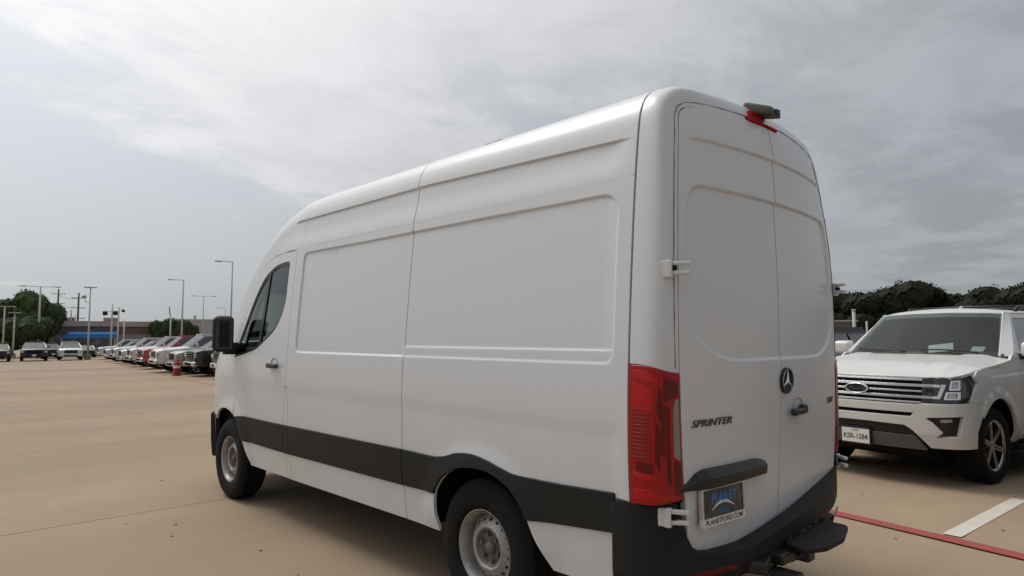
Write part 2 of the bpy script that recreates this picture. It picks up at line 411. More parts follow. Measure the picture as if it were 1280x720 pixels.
# poured slabs with open joints between them, near part of the lot
JX = [-9.5, -3.9, 4.905, 9.3, 13.7, 17.7, 22.1, 26.5, 31, 36, 41, 46, 51]
JY = [-13.5, -8.9, 3.2, 8.4, 13.6]
for i in range(len(JX)-1):
    for j in range(len(JY)-1):
        x0, x1, y0, y1 = JX[i]+.006, JX[i+1]-.006, JY[j]+.006, JY[j+1]-.006
        jig = [0]*9
        nx = 8; ny = 8; V = []; F = []
        wob = lambda q, s: .012*math.sin(q*3.1+s)+.006*math.sin(q*9.7+s*2)
        for b_ in range(ny+1):
            for a_ in range(nx+1):
                x = x0+(x1-x0)*a_/nx; y = y0+(y1-y0)*b_/ny
                V.append((x+(wob(y, JX[i]) if a_ == 0 else wob(y, JX[i+1]) if a_ == nx else 0), y, gz(x, y)))
        for b_ in range(ny):
            for a_ in range(nx): q = b_*(nx+1)+a_; F.append((q, q+1, q+nx+2, q+nx+1))
        ring = [q for q in range(nx+1)]+[(nx+1)*k+nx for k in range(1, ny+1)]+[(nx+1)*ny+q for q in range(nx-1, -1, -1)]+[(nx+1)*k for k in range(ny-1, 0, -1)]
        st = len(V); V += [(V[q][0], V[q][1], V[q][2]-.03) for q in ring]; m = len(ring)
        for k in range(m): F.append((ring[(k+1) % m], ring[k], st+k, st+(k+1) % m))
        mesh_obj('concrete_slab', V, F, CONC, ground)
REDLINE = pmat('red_line_paint', (.36, .045, .04), .7, noise=.35, nscale=7, col2=(.24, .075, .06), detail=8)
WHTLINE = pmat('white_line_paint', (.60, .57, .52), .75, noise=.4, nscale=6, col2=(.52, .48, .42), detail=9)
def stripe(name, a, b, w, mat, kind='structure'):
    a, b = Vector((*a, 0)), Vector((*b, 0)); d = (b-a); n = max(2, int(d.length/.5)); s = Vector((-d.y, d.x, 0)).normalized()*w/2; V = []; F = []
    for i in range(n+1):
        p = a+d*i/n
        for q in (p-s, p+s): V.append((q.x, q.y, gz(q.x, q.y)+.004))
        if i < n: F.append((2*i, 2*i+1, 2*i+3, 2*i+2))
    o = mesh_obj(name, V, F, mat, None); o['kind'] = kind; return o
RL = Vector((-1.35, .25)).normalized()
stripe('red_lane_line', (1.9, -2.84), (-6, -1.36), .155, REDLINE)
SV = Vector((-.16, -1)).normalized()
for q in (0,):
    stripe('parking_line', (-.066, -2.60), (-.33, -8.0), .125, WHTLINE)
    stripe('parking_line', (2.66, -3.15), (2.66-.16*5.3, -3.15-5.2), .11, WHTLINE)
    stripe('parking_line', (-3.0, -2.10), (-3.0-.16*5.3, -2.1-5.2), .11, WHTLINE)
stripe('red_lane_line', (20, -4.7), (29.5, -5.6), .12, REDLINE)

# ================================================================ the van
van = thing('cargo_van', 'white high-roof panel van with black side strips, seen from its rear corner', 'van', (2.9, 0, 0), baked=True)
_z = [.30, .42, .60, .82, 1.05, 1.2, 1.4, 1.6, 1.8, 2.0, 2.2, 2.35, 2.45, 2.55]
_y = [.935, .952, .972, .988, .995, .992, .983, .971, .956, .938, .917, .899, .885, .868]
_pf = np.polyfit(_z, _y, 5)
def taper(x, z):
    a = np.clip(x-3.5, 0, 9); up = sm((z-1.0)/.9)
    return .012*a**2*(1-up)+up*(.030*a**2)+.35*np.clip(x-5.15, 0, 9)**2
def Y0(x, z): return np.polyval(_pf, z)-taper(x, z)
HX = [0, 1, 2, 3, 3.4, 3.9, 4.25, 4.5, 4.7, 5.0, 5.30, 5.40, 5.6, 5.8, 5.9, 6.0]
HZ = [2.735, 2.735, 2.735, 2.735, 2.733, 2.69, 2.55, 2.38, 2.20, 1.86, 1.50, 1.42, 1.31, 1.17, 1.05, .85]
DX = [0, 3.45, 4.25, 4.5, 4.8, 5.3, 5.6, 6.0]; DZ = [.24, .24, .26, .24, .20, .12, .13, .15]
def cub(xq, X, Yv):
    """smooth (Catmull-Rom) interpolation of a table"""
    X = np.array(X, float); Yv = np.array(Yv, float); xq = np.asarray(xq, float)
    m = np.gradient(Yv, X); i = np.clip(np.searchsorted(X, xq)-1, 0, len(X)-2); h = X[i+1]-X[i]; t = np.clip((xq-X[i])/h, 0, 1)
    return (2*t**3-3*t**2+1)*Yv[i]+(t**3-2*t**2+t)*h*m[i]+(-2*t**3+3*t**2)*Yv[i+1]+(t**3-t**2)*h*m[i+1]
def Hh(x): return cub(x, HX, HZ)
def zs(x): return Hh(x)-np.interp(x, DX, DZ)
REC = rounded([(.35, 1.385), (3.505, 1.385), (3.515, 2.183), (.35, 2.170)], [.06, .06, .05, .11])
WR = (1.263, .365); WF = (4.90, .37)
def ledge(x): return 2.425+.05*np.clip((x-.28)/1.6, 0, 1)
def disp(x, z):
    P = np.stack([x, z], -1).reshape(-1, 2); s = sdf(P, REC).reshape(np.shape(x))
    fade = sm((x-.33)/.10)*.6+.4
    d = .011*sm((.006-s)/.016)
    rear = sm((2.0-x)/.01)
    d = d*(1-.55*rear*sm((1.455-z)/.016))
    d = d*(fade if True else 1)
    d = d+.0045*sm((1.145-z)/.10)*sm((x-.3)/.05)
    for c, r0 in ((WR, .60), (WF, .60)):
        r = np.hypot(x-c[0], (z-c[1])); d = d-.020*sm((r0-r)/.17)*sm((z-.3)/.2)
    d = d+.013*sm((ledge(x)-z+.002)/.014)*sm((z-2.236)/.15)*sm((x-.275)/.16)*(1-sm((x-3.75)/.5))
    return d
def S(x, z):
    x = np.asarray(x, float); z = np.asarray(z, float)
    return np.stack([x, Y0(x, z)-disp(x, z), z], -1)
def up(x, v):
    """upper body: v<0 down the side from the shoulder, 0-.4 round the shoulder, .4-1 to the centre line, then mirrored"""
    x, v = np.broadcast_arrays(np.asarray(x, float), np.asarray(v, float))
    m = v > 1; vv = np.where(m, 2-v, v); z0 = zs(x); H = Hh(x)
    zl = z0+np.minimum(vv, 0); ys = Y0(x, zl)-disp(x, zl)
    yb = Y0(x, z0)-disp(x, z0); dz = H-z0; t = np.clip(vv/.4, 0, 1)
    p = [(yb, z0), (yb-.028, z0+.55*dz), (yb-.10, z0+.82*dz), (yb-.28, z0+.875*dz)]
    b = [(1-t)**3, 3*t*(1-t)**2, 3*t*t*(1-t), t**3]
    yc = sum(bi*pi[0] for bi, pi in zip(b, p)); zc = sum(bi*pi[1] for bi, pi in zip(b, p))
    q = np.clip((vv-.4)/.6, 0, 1); yr = (yb-.28)*(1-q); zr = z0+.875*dz+.125*dz*(1-(1-q)**2.0)
    y = np.where(vv < 0, ys, np.where(vv < .4, yc, yr)); z = np.where(vv < 0, zl, np.where(vv < .4, zc, zr))
    return np.stack([x, np.where(m, -y, y), z], -1)
f_rec = lambda P: sdf(P, REC)
f_rec2 = lambda P: np.where(P[:, 0] < 2.02, P[:, 1]-1.447, 9)
f_led = lambda P: P[:, 1]-ledge(P[:, 0])
f_crease = lambda P: (P[:, 1]-1.105)*.5
ARCHR = [(.752, .385), (.85, .514), (.895, .605), (.925, .66), (1.0, .735), (1.12, .790), (1.26, .805), (1.42, .785), (1.54, .735), (1.62, .665), (1.662, .60), (1.672, .49), (1.648, .385)]
def smo(pts, k=4):
    P = [np.array(p, float) for p in pts]; out = []
    for i in range(len(P)-1):
        p0 = P[max(i-1, 0)]; p1, p2 = P[i], P[i+1]; p3 = P[min(i+2, len(P)-1)]
        for j in range(k):
            t = j/k; out.append(tuple(.5*(2*p1+(p2-p0)*t+(2*p0-5*p1+4*p2-p3)*t*t+(3*p1-p0-3*p2+p3)*t**3)))
    out.append(tuple(P[-1])); return out
ARCHRs = smo(ARCHR)
ARCHF = [(4.43, .378), (4.50, .47), (4.585, .60), (4.66, .71), (4.75, .775), (4.86, .82), (5.0, .835), (5.16, .815), (5.29, .755), (5.37, .68), (5.405, .60), (5.42, .50), (5.415, .40)]
ARCHFs = smo(ARCHF)
ZG = 2.236
# side panels
patch('rear_side_panel', [(.271, .385)]+ARCHRs+[(1.989, .385), (1.989, ZG-.0015), (.271, ZG-.0015)], S, h=.045, mat=VANW, parent=van, feats=[f_rec, f_rec2, f_crease], band=.016, hf=.008, mirror='y', edge_h=.02)
patch('front_side_panel', [(1.998, .385), (3.606, .372), (3.606, 1.104), (3.646, 1.104), (3.646, ZG-.0015), (1.998, ZG-.0015)], S, h=.045, mat=VANW, parent=van, feats=[f_rec, f_crease], band=.016, hf=.008, mirror='y', edge_h=.02)
patch('step_panel', [(3.6125, .372), (3.655, .372), (3.690, .60), (3.688, .80), (3.668, 1.097), (3.6125, 1.097)], S, h=.03, mat=VANW, parent=van, mirror='y')
WIN = rounded([(3.765, 2.146), (3.765, 1.75), (3.915, 1.565), (4.305, 1.394), (4.60, 1.348), (4.84, 1.315), (4.755, 1.479), (4.50, 1.844), (4.30, 2.035), (4.063, 2.130)], [.05, .14, .10, .10, .1, .02, .05, .2, .1, .12])
DOORO = [(3.6525, 1.108), (3.674, 1.104), (3.694, .80), (3.696, .60), (3.661, .374)]+[(4.43, .368)]+ARCHFs[1:17]+[(4.775, .90), (4.745, 1.03), (4.81, 1.253), (4.915, 1.318), (4.82, 1.50), (4.565, 1.86), (4.36, 2.10), (4.26, 2.168), (4.12, 2.203), (3.92, 2.219), (3.6525, 2.221)]
patch('cab_door', DOORO, S, h=.045, holes=[WIN], mat=VANW, parent=van, feats=[f_crease], band=.012, mirror='y', edge_h=.02, lip=.022)
inner = lambda x, z: S(x, z)-np.array([0, .055, 0])
WINi = [(3.77+(a-3.77)*.985+.0, b) for a, b in WIN]
patch('door_trim', [(3.70, .45)]+[(4.38, .45), (4.62, .84), (4.74, 1.03), (4.80, 1.253), (4.88, 1.33), (4.52, 1.86), (4.30, 2.10), (4.10, 2.18), (3.67, 2.2)], inner, h=.08, holes=[WIN], mat=DARK, parent=van, mirror='y', lip=.03)
gl = lambda x, z: S(x, z)-np.array([0, .012, 0])
patch('side_window', WIN, gl, h=.08, mat=GLS, parent=van, mirror='y', lip=0)
# rubber frame and the upright that splits the side glass
inn = []; c_ = np.mean(np.array(WIN), 0)
for i, p in enumerate(WIN):
    a = np.array(WIN[i-1]); b = np.array(WIN[(i+1) % len(WIN)]); t = b-a; n_ = np.array([-t[1], t[0]]); n_ /= np.hypot(*n_)+1e-9
    q = np.array(p)+n_*.026
    if not pip(np.array([q]), WIN)[0]: q = np.array(p)-n_*.026
    inn.append(tuple(q))
fr_ = lambda x, z: S(x, z)-np.array([0, .006, 0])
patch('window_seal', WIN, fr_, h=.08, holes=[inn], mat=BLKP2, parent=van, mirror='y', lip=.01, rnd=.001)
patch('window_upright', [(4.155, 2.09), (4.195, 2.09), (4.29, 1.40), (4.235, 1.41)], lambda x, z: S(x, z)-np.array([0, .004, 0]), h=.1, mat=BLKP2, parent=van, mirror='y', lip=.02, rnd=.001)
# front wing
patch('front_wing', [(4.78, .905)]+ARCHFs[17:36]+[(5.385, .735), (5.42, .735), (5.72, .735), (5.80, 1.0), (5.60, 1.17), (5.32, 1.372), (4.93, 1.372), (4.925, 1.315), (4.816, 1.25), (4.752, 1.03)], S, h=.05, mat=VANW, parent=van, mirror='y', edge_h=.02)
# high roof: one panel per bay plus the cap over the cab
V0 = ZG+.0015-2.495
def ledge_rows(x0, x1):
    P = []
    for o in (-.034, -.024, -.017, -.0135, -.0105, -.0075, -.0045, -.0015, .001, .003, .009, .020):
        for x in np.arange(x0, x1, .013):
            v = float(ledge(x))+o-float(zs(x)); P += [(x, v), (x, 2-v)]
    return P
def ledge_d(P): a = ledge(P[:, 0])-zs(P[:, 0]); return np.minimum(np.abs(P[:, 1]-a+.007), np.abs(2-P[:, 1]-a+.007))
patch('roof_panel', [(.271, V0), (1.989, V0), (1.989, 2-V0), (.271, 2-V0)], up, out=(0, 0, 1), h=.040, mat=VANW, parent=van, edge_h=.025, extra=(ledge_rows(.28, 1.98), ledge_d, .045))
patch('roof_panel', [(1.998, V0), (3.57, V0), (3.57, 2-V0), (1.998, 2-V0)], up, out=(0, 0, 1), h=.045, mat=VANW, parent=van, edge_h=.025, extra=(ledge_rows(2.01, 3.56), ledge_d, .045))
xe = [3.65, 3.92, 4.12, 4.26, 4.36, 4.565, 4.82, 4.93, 5.28]; ze = [2.225, 2.223, 2.208, 2.172, 2.104, 1.864, 1.504, 1.36, 1.375]
lowv = [(3.574, 2.225-float(zs(3.574)))]+[(a, b-float(zs(a))) for a, b in zip(xe, ze)]
capo = lowv+[(5.28, .20), (4.60, .24), (4.60, 1.76), (5.28, 1.80)]+[(a, 2-b) for a, b in lowv[::-1]]
patch('cab_roof', capo, up, out=(.3, 0, 1), h=.07, mat=VANW, parent=van, edge_h=.03, extra=(ledge_rows(3.59, 4.25), lambda P: np.where(P[:, 0] < 4.25, ledge_d(P), 9), .045))
patch('windshield', rounded([(4.605, .25), (5.278, .21), (5.278, 1.79), (4.605, 1.75)], .05), up, out=(.7, 0, .7), h=.12, mat=GLSW, parent=van, lip=.012)
patch('hood', [(5.32, .02), (5.62, .02), (5.80, .10), (5.84, .45), (5.85, 1.0), (5.84, 1.55), (5.80, 1.90), (5.62, 1.98), (5.32, 1.98)], up, out=(.5, 0, 1), h=.08, mat=VANW, parent=van)
def nose(y, z):
    y = np.asarray(y, float); z = np.asarray(z, float)
    return np.stack([5.945-.16*np.abs(y/.8)**2.2-.55*np.clip(np.abs(y)-.62, 0, 1)**1.6-.30*np.clip(z-.85, 0, 1)-.6*np.clip(z-1.05, 0, 1)**1.5-.2*np.clip(.45-z, 0, 1), y, z], -1)
patch('front_fascia', rounded([(-.80, .74), (.80, .74), (.76, 1.06), (.35, 1.16), (-.35, 1.16), (-.76, 1.06)], .04), nose, out=(1, 0, 0), h=.06, mat=VANW, parent=van, lip=.06, off=-.01)
patch('front_bumper', rounded([(-.84, .27), (.84, .27), (.86, .73), (-.86, .73)], .04), nose, out=(1, 0, 0), h=.06, mat=BLKP, parent=van, lip=.1)
patch('grille', rounded([(-.42, .80), (.42, .80), (.50, 1.08), (-.50, 1.08)], .04), nose, out=(1, 0, 0), h=.08, mat=BLKP2, parent=van, lip=.01, off=.012)
for k in range(3):
    patch('grille_bar', [(-.43-.02*k, .84+.08*k), (.43+.02*k, .84+.08*k), (.43+.02*k, .865+.08*k), (-.43-.02*k, .865+.08*k)], nose, out=(1, 0, 0), h=.08, mat=SATIN, parent=van, lip=.02, off=.022)
patch('headlight', rounded([(.54, .80), (.80, .86), (.78, 1.09), (.58, 1.04)], .03), nose, out=(1, 0, 0), h=.06, mat=LAMPC, parent=van, lip=.02, off=.012, mirror='y')
# dark bumper flank behind/below the front wheel opening
patch('bumper_flank', [(5.425, .30), (5.80, .28), (5.78, .728), (5.385, .728), (5.382, .68), (5.41, .60), (5.424, .50)], S, h=.05, mat=BLKP, parent=van, mirror='y', off=.004, lip=.04)
# side mouldings (proud of the sheet metal)
MOD = dict(h=.05, mat=BLKP, parent=van, mirror='y', off=.011, lip=.014, rnd=.004, edge_h=.02)
patch('side_moulding', [(2.0, .596), (3.605, .578), (3.605, .796), (2.0, .810)], S, **MOD)
patch('side_moulding', [(3.612, .578), (3.692, .577), (3.690, .795), (3.612, .796)], S, **MOD)
patch('side_moulding', [(3.699, .577), (4.575, .578), (4.625, .67), (4.66, .722), (4.72, .775), (4.55, .790), (3.697, .795)], S, **MOD)
AT = smo([(.66, .809), (.95, .806), (1.07, .826), (1.18, .852), (1.31, .868), (1.44, .857), (1.55, .826), (1.66, .808)])
AB = [(1.66, .604)]+ARCHRs[::-1][8:-8]
AB = [p for p in AB if p[1] >= .604]
patch('side_moulding', [(.350, .822)]+AT+[(1.9885, .811), (1.9885, .596)]+AB+[(.888, .606), (.83, .612), (.352, .655)], S, **MOD)
# lower rear corner of the liner seen behind the wheel
patch('wheel_arch_liner', [(.885, .604), (.752, .384), (.70, .384), (.86, .66)], S, h=.05, mat=BLKP, parent=van, mirror='y', off=-.012, lip=.1)
# ---------------- rear end
def xc(z): return np.interp(z, [.55, .6, 1, 1.27, 1.75, 2.34, 2.5, 2.62, 2.7], [.070, .063, .038, .020, .011, .028, .044, .064, .08])
def xed(z): return np.interp(z, [.55, .66, .75, .9, 1.1, 1.36, 1.6, 1.86, 2.06, 2.27, 2.4, 2.5, 2.7], [.11, .105, .10, .097, .093, .091, .088, .089, .095, .109, .122, .130, .150])
def wd(z): return cub(z, [.5, .66, .75, .9, 1.1, 1.36, 1.6, 1.86, 2.06, 2.27, 2.4, 2.5, 2.7], [.785, .80, .815, .835, .850, .858, .860, .852, .835, .805, .78, .757, .70])
_zq = np.linspace(.5, 2.7, 23); _cp = np.polyfit(_zq, xc(_zq), 6); _ep = np.polyfit(_zq, xed(_zq), 6)
def RX(y, z):
    z = np.asarray(z, float); c = np.polyval(_cp, z); e = np.polyval(_ep, z); return c+(e-c)*(np.abs(y)/wd(z))**2.2
DREC = rounded([(-.805, 1.53), (-.56, 1.395), (.56, 1.395), (.805, 1.53), (.805, 1.90), (.755, 2.195), (-.755, 2.195), (-.805, 1.90)], [.1, .15, .15, .1, .10, .10, .10, .10])
def ST(P): return np.where(np.abs(P[:, 0]) < .74, P[:, 1]-2.412, 9)
def Rr(y, z):
    y = np.asarray(y, float); z = np.asarray(z, float); P = np.stack([y, z], -1).reshape(-1, 2)
    s = sdf(P, DREC).reshape(np.shape(y)); d = .013*sm((.006-s)/.018)
    d = d-.010*sm((z-2.408)/.014)*sm((.735-np.abs(y))/.06)*(1-.5*sm((z-2.45)/.15))
    d = d+.006*sm((.93-z)/.03)*sm((.80-np.abs(y))/.05)*0
    return np.stack([RX(y, z)+d, y, z], -1)
def dtop(k=14):
    vv = np.linspace(0, 1, k); y, z = Dpt(vv); P = np.stack([y, z], 1); t = np.gradient(P, axis=0); n = np.stack([t[:, 1], -t[:, 0]], 1); n /= np.hypot(*n.T)[:, None]
    n *= np.where(n[:, 1:] > 0, -1, 1)*1.0; n[0] = (-1, 0); return [tuple(q+m*.0055) for q, m in zip(P, n)]
def Dpt(v):
    """door-opening edge at section position v"""
    v = np.asarray(v, float); t = np.clip(v/.4, 0, 1); w0 = float(wd(2.45))+.003; p = [(w0, 2.45), (w0-.016, 2.575), (w0-.040, 2.574), (.55, 2.588)]
    b = [(1-t)**3, 3*t*(1-t)**2, 3*t*t*(1-t), t**3]
    y1 = sum(bi*pi[0] for bi, pi in zip(b, p)); z1 = sum(bi*pi[1] for bi, pi in zip(b, p))
    zl = 2.45+v*(2.45-.8)/(2.495-.8)
    q = np.clip((v-.4)/.6, 0, 1); y = np.where(v < 0, wd(zl)+.003, np.where(v < .4, y1, .55*(1-q))); z = np.where(v < 0, zl, np.where(v < .4, z1, 2.588+.018*q))
    return y, z
sidep = [(float(wd(z))-.0025, z) for z in np.linspace(.70, 2.40, 12)]
DOOR = rounded([(float(wd(.60))-.004, .572)]+sidep[:1], [.0, 0])[:0]+rounded([(.45, .564), (.797, .578), sidep[0]], [0, .10, 0])+sidep[1:]+dtop()[:-1]+[(0, 2.6005), (0, .562)]
DOOR = [(a+(.0052 if a < .01 else 0), b) for a, b in DOOR]
YC = .032    # where the doors meet
DL = [(a+(YC*max(0, 1-a/.5)), b) for a, b in DOOR]
DRt = [(-a+(YC*max(0, 1-a/.5)), b) for a, b in DOOR]
for dd in (DL, DRt):
    rd = patch('rear_door', dd, Rr, out=(-1, 0, 0), h=.05, mat=VANW, parent=van, feats=[lambda P: sdf(P, DREC), ST], band=.018, hf=.008, edge_h=.02, lip=.03)
    if dd is DL: doorL = rd
    else: doorR = rd
# frame around the doors: runs from the body-side seam round the corner to the door edge, all the way over the roof
def port(s, v):
    s, v = np.broadcast_arrays(np.asarray(s, float), np.asarray(v, float)); m = v > 1; vv = np.where(m, 2-v, v)
    XC = .262
    C = up(np.full(s.shape, XC), vv); dy, dz = Dpt(vv); D = np.stack([RX(dy, dz)+.002, dy, dz], -1)
    a = sm(vv/.3)
    K1 = C.copy(); K1[..., 0] = XC-.138; K1[..., 2] -= .006*a
    K2 = D.copy(); K2[..., 0] = D[..., 0]+.022; K2[..., 1] = D[..., 1]+(C[..., 1]-D[..., 1])*(.93-.38*a); K2[..., 2] = D[..., 2]+(C[..., 2]-D[..., 2])*.80*a
    t = s[..., None]; P = (1-t)**3*C+3*t*(1-t)**2*K1+3*t*t*(1-t)*K2+t**3*D
    P[..., 1] = np.where(m, -P[..., 1], P[..., 1]); return P
VT = 1.3875-2.495
patch('rear_corner_frame', [(.012, VT+.006), (.5, VT-.004), (1, VT-.02), (1, 2-VT+.02), (.5, 2-VT+.004), (.012, 2-VT-.006)], port, out=(0, 0, 1), h=.07, mat=VANW, parent=van, edge_h=.035, lip=.02)
# dark channel behind the seams
patch('seam_channel', [(-.4, VT), (1.5, VT), (1.5, 2-VT), (-.4, 2-VT)], lambda s, v: port(np.clip(s, 0, 1), v)-np.stack(np.broadcast_arrays(np.where(s < 0, s*.1, (np.clip(s, 1, 2)-1)*(-.03)), 0*s, 0*s), -1), out=(0, 0, 1), h=.1, mat=DARK, parent=van, lip=0, off=-.022)
# tail lights
VB0, VB1 = .806-2.495, 1.381-2.495
def zv(z): return z-2.495
for mir in (0, 1):
    fn = (lambda s, v: port(s, v)) if not mir else (lambda s, v: port(s, v)*np.array([1, -1, 1]))
    oo = (-.5, 1, 0) if not mir else (-.5, -1, 0)
    tl = patch('tail_light', rounded([(.02, zv(.803)), (.985, zv(.818)), (.985, zv(1.362)), (.45, zv(1.380)), (.02, zv(1.384))], .012), fn, out=oo, h=.04, mat=REDL, parent=van, lip=.03, off=.006, rnd=.004)
    def seg(nm, pts, mat, off=.0072, r=.01): return patch(nm, rounded([(a, zv(b)) for a, b in pts], r), fn, out=oo, h=.04, mat=mat, parent=tl, lip=.0015, off=off, rnd=.0008)
    for o in (tl,): pass
    seg('reversing_lamp', [(.86, 1.005), (.965, .985), (.965, 1.255), (.90, 1.25), (.86, 1.20)], CLRL, r=.02)
    seg('lens_segment', [(.06, 1.335), (.50, 1.31), (.52, 1.335), (.30, 1.362), (.06, 1.365)], REDB, r=.006)
    seg('lens_segment', [(.50, 1.20), (.60, 1.15), (.62, 1.28), (.55, 1.30)], REDD)
    seg('lens_segment', [(.46, .99), (.56, .95), (.57, 1.12), (.47, 1.16)], REDD)
    seg('lens_segment', [(.72, .90), (.79, .88), (.79, 1.22), (.72, 1.23)], REDD)
    seg('lens_segment', [(.05, 1.20), (.40, 1.19), (.42, 1.25), (.40, 1.29), (.05, 1.31)], REDB, off=.0078)
    seg('lens_segment', [(.58, 1.03), (.68, 1.00), (.70, 1.22), (.62, 1.235)], REDD)
    seg('lens_segment', [(.80, .96), (.84, .96), (.84, 1.20), (.80, 1.22)], REDB, r=.004)
    seg('lens_segment', [(.66, 1.24), (.95, 1.27), (.95, 1.33), (.66, 1.345)], REDD)
    seg('lens_segment', [(.86, .84), (.965, .84), (.965, .975), (.86, .99)], REDD, r=.02)
    seg('lens_segment', [(.05, .915), (.50, .905), (.50, .925), (.05, .935)], REDB, r=.004)
    seg('lens_segment', [(.05, .862), (.40, .872), (.56, .845), (.90, .84), (.90, .828), (.05, .822)], REDB, r=.006)
    seg('lens_segment', [(.10, .94), (.40, .935), (.40, .975), (.10, .985)], REDD)
    RIB = pmat('lens_rib_red', (.15, .003, .004), .3, coat=.4)
    for k in range(14): seg('lens_rib', [(.05, .998+.0165*k), (.36-.004*k, .998+.0165*k), (.36-.004*k, 1.0035+.0165*k), (.05, 1.0035+.0165*k)], RIB, off=.0078, r=0)
    patch('tail_light_pocket', [(-.0, zv(.79)), (1.01, zv(.80)), (1.01, zv(1.385)), (0, zv(1.395))], fn, out=oo, h=.06, mat=DARK, parent=van, lip=0, off=-.012)
# rear bumper
BP = [(.352, .996), (.27, .990), (.20, .968), (.15, .932), (.115, .880), (.085, .81), (.048, .68), (.012, .53), (-.016, .30), (-.030, 0)]
BP = smo(BP, 8); BPx = np.array(BP); BPs = np.concatenate([[0], np.cumsum(np.hypot(*(BPx[1:]-BPx[:-1]).T))]); SE = BPs[-1]
def sy(y): return float(np.interp(-y, -BPx[:, 1][::1], BPs)) if y < .99 else 0
def bump(s, z):
    s, z = np.broadcast_arrays(np.asarray(s, float), np.asarray(z, float)); m = s > SE; q = np.where(m, 2*SE-s, s)
    x = np.interp(q, BPs, BPx[:, 0]); y = np.interp(q, BPs, BPx[:, 1]); k = .12*np.clip(.52-z, 0, 1)
    rnd = .03*sm((.50-z)/.1)
    nx = sm(q/.45)
    x = x+rnd*nx+.10*np.clip(z-.60, 0, 1)*0; y = y*(1-.02*sm((.5-z)/.1))
    return np.stack([x, np.where(m, -y, y), z], -1)
topl = [(0, .765), (.02, .795), (.24, .800), (sy(.875), .800), (sy(.850), .72), (sy(.830), .655), (sy(.80), .60), (sy(.75), .572), (sy(.66), .558), (sy(.45), .553), (SE, .549)]
botl = [(0, .385), (.35, .392), (.55, .42), (.8, .45), (SE, .468)]
bo = botl+[(2*SE-a, b) for a, b in botl[::-1][1:]]+[(2*SE-a, b) for a, b in topl[::-1]]+topl[::-1][1:]
patch('rear_bumper', bo, bump, out=(-1, 0, 0), h=.04, mat=BLKP, parent=van, lip=.075, rnd=.012, edge_h=.025)
for q in (0, 1):
    a, b = sy(.80), sy(.55); r_ = [(a, .478), (b, .482), (b, .502), (a, .500)]
    if q: r_ = [(2*SE-x, y) for x, y in r_]
    patch('bumper_reflector', r_, bump, out=(-1, 0, 0), h=.05, mat=REDD, parent=van, lip=.01, off=.003)
# scuffs left on the bumper top as worn pale plastic
SCUF = pmat('scuffed_plastic', (.16, .16, .16), .8, noise=.7, nscale=60, col2=(.03, .03, .03))
for k, (y_, z_, w_) in enumerate(((-.05, .535, .05), (-.13, .541, .025), (-.22, .545, .06), (-.34, .552, .03), (-.40, .548, .02), (.10, .533, .03))):
    c_ = 2*SE-sy(-y_) if y_ < 0 else sy(y_)
    patch('scuff_mark', [(c_-w_/2, z_-.006), (c_+w_/2, z_-.003), (c_+w_*.4, z_+.006), (c_-w_*.3, z_+.004)], bump, out=(-1, 0, 0), h=.05, mat=SCUF, parent=van, lip=0, off=.0018)
# hinges
def hinge(z, h_, side, xk, ysurf):
    parts = [((xk+.026, ysurf+.008, z), (.038, .028, h_*.95)), ((xk-.004, ysurf+.004, z), (.030, .032, h_*.98)),
             ((xk-.045, ysurf-.025, z+h_*.30), (.075, .026, h_*.24)), ((xk-.045, ysurf-.025, z-h_*.22), (.075, .026, h_*.24))]
    bm = bmesh.new()
    for (c, s_) in parts:
        b2 = bmesh.new(); r = bmesh.ops.create_cube(b2, size=1); bmesh.ops.scale(b2, vec=s_, verts=b2.verts)
        bmesh.ops.bevel(b2, geom=b2.edges[:], offset=.006, segments=2, affect='EDGES', profile=.5)
        ang = -.55 if c[0] < xk-.02 else -.25
        bmesh.ops.transform(b2, matrix=Matrix.Translation((c[0], c[1]*side, c[2])) @ Matrix.Rotation(ang*side*-1, 4, 'Z'), verts=b2.verts)
        me = bpy.data.meshes.new('t'); b2.to_mesh(me); b2.free(); bm.from_mesh(me); bpy.data.meshes.remove(me)
    o = bm_obj('door_hinge', bm, PLASTW, van)
    box('hinge_slot', (xk-.022, (ysurf-.006)*side, z+h_*.04), (.020, .022, h_*.22), DARK, o, rot=(0, 0, .5*side))
    box('hinge_slot', (xk+.046, (ysurf+.012)*side, z), (.012, .024, h_*.55), DARK, o, bev=.002, rot=(0, 0, .25*side))
for sd in (1, -1):
    hinge(1.797, .078, sd, .098, .912)
    hinge(.752, .082, sd, .125, .915)
# number plate recess trim (handle bar over the plate)
def bar_pts(y): return float(RX(y, .88))
NB = 14; V = []; F = []
ysb = np.linspace(.865, .215, NB)
for i, y in enumerate(ysb):
    t = i/(NB-1); z0 = .868; zt = .868+.062*sm1(t/.22)*(1-.25*sm1((t-.88)/.12)); zb = .848+.012*t
    d = .004+.050*sm1(t/.25)*(1-.5*sm1((t-.93)/.07)); x = bar_pts(y)
    V += [(x+.01, y, zt), (x-d*.55, y, zt-.006), (x-d, y, (zt*.55+zb*.45)), (x-d*.9, y, zb), (x+.01, y, zb-.004)]
for i in range(NB-1):
    for k in range(4): F.append((i*5+k, i*5+k+1, i*5+k+6, i*5+k+5))
F += [tuple(range(5))[::-1], tuple((NB-1)*5+k for k in range(5))]
mesh_obj('plate_lamp_bar', V, F, BLKP2, doorL)
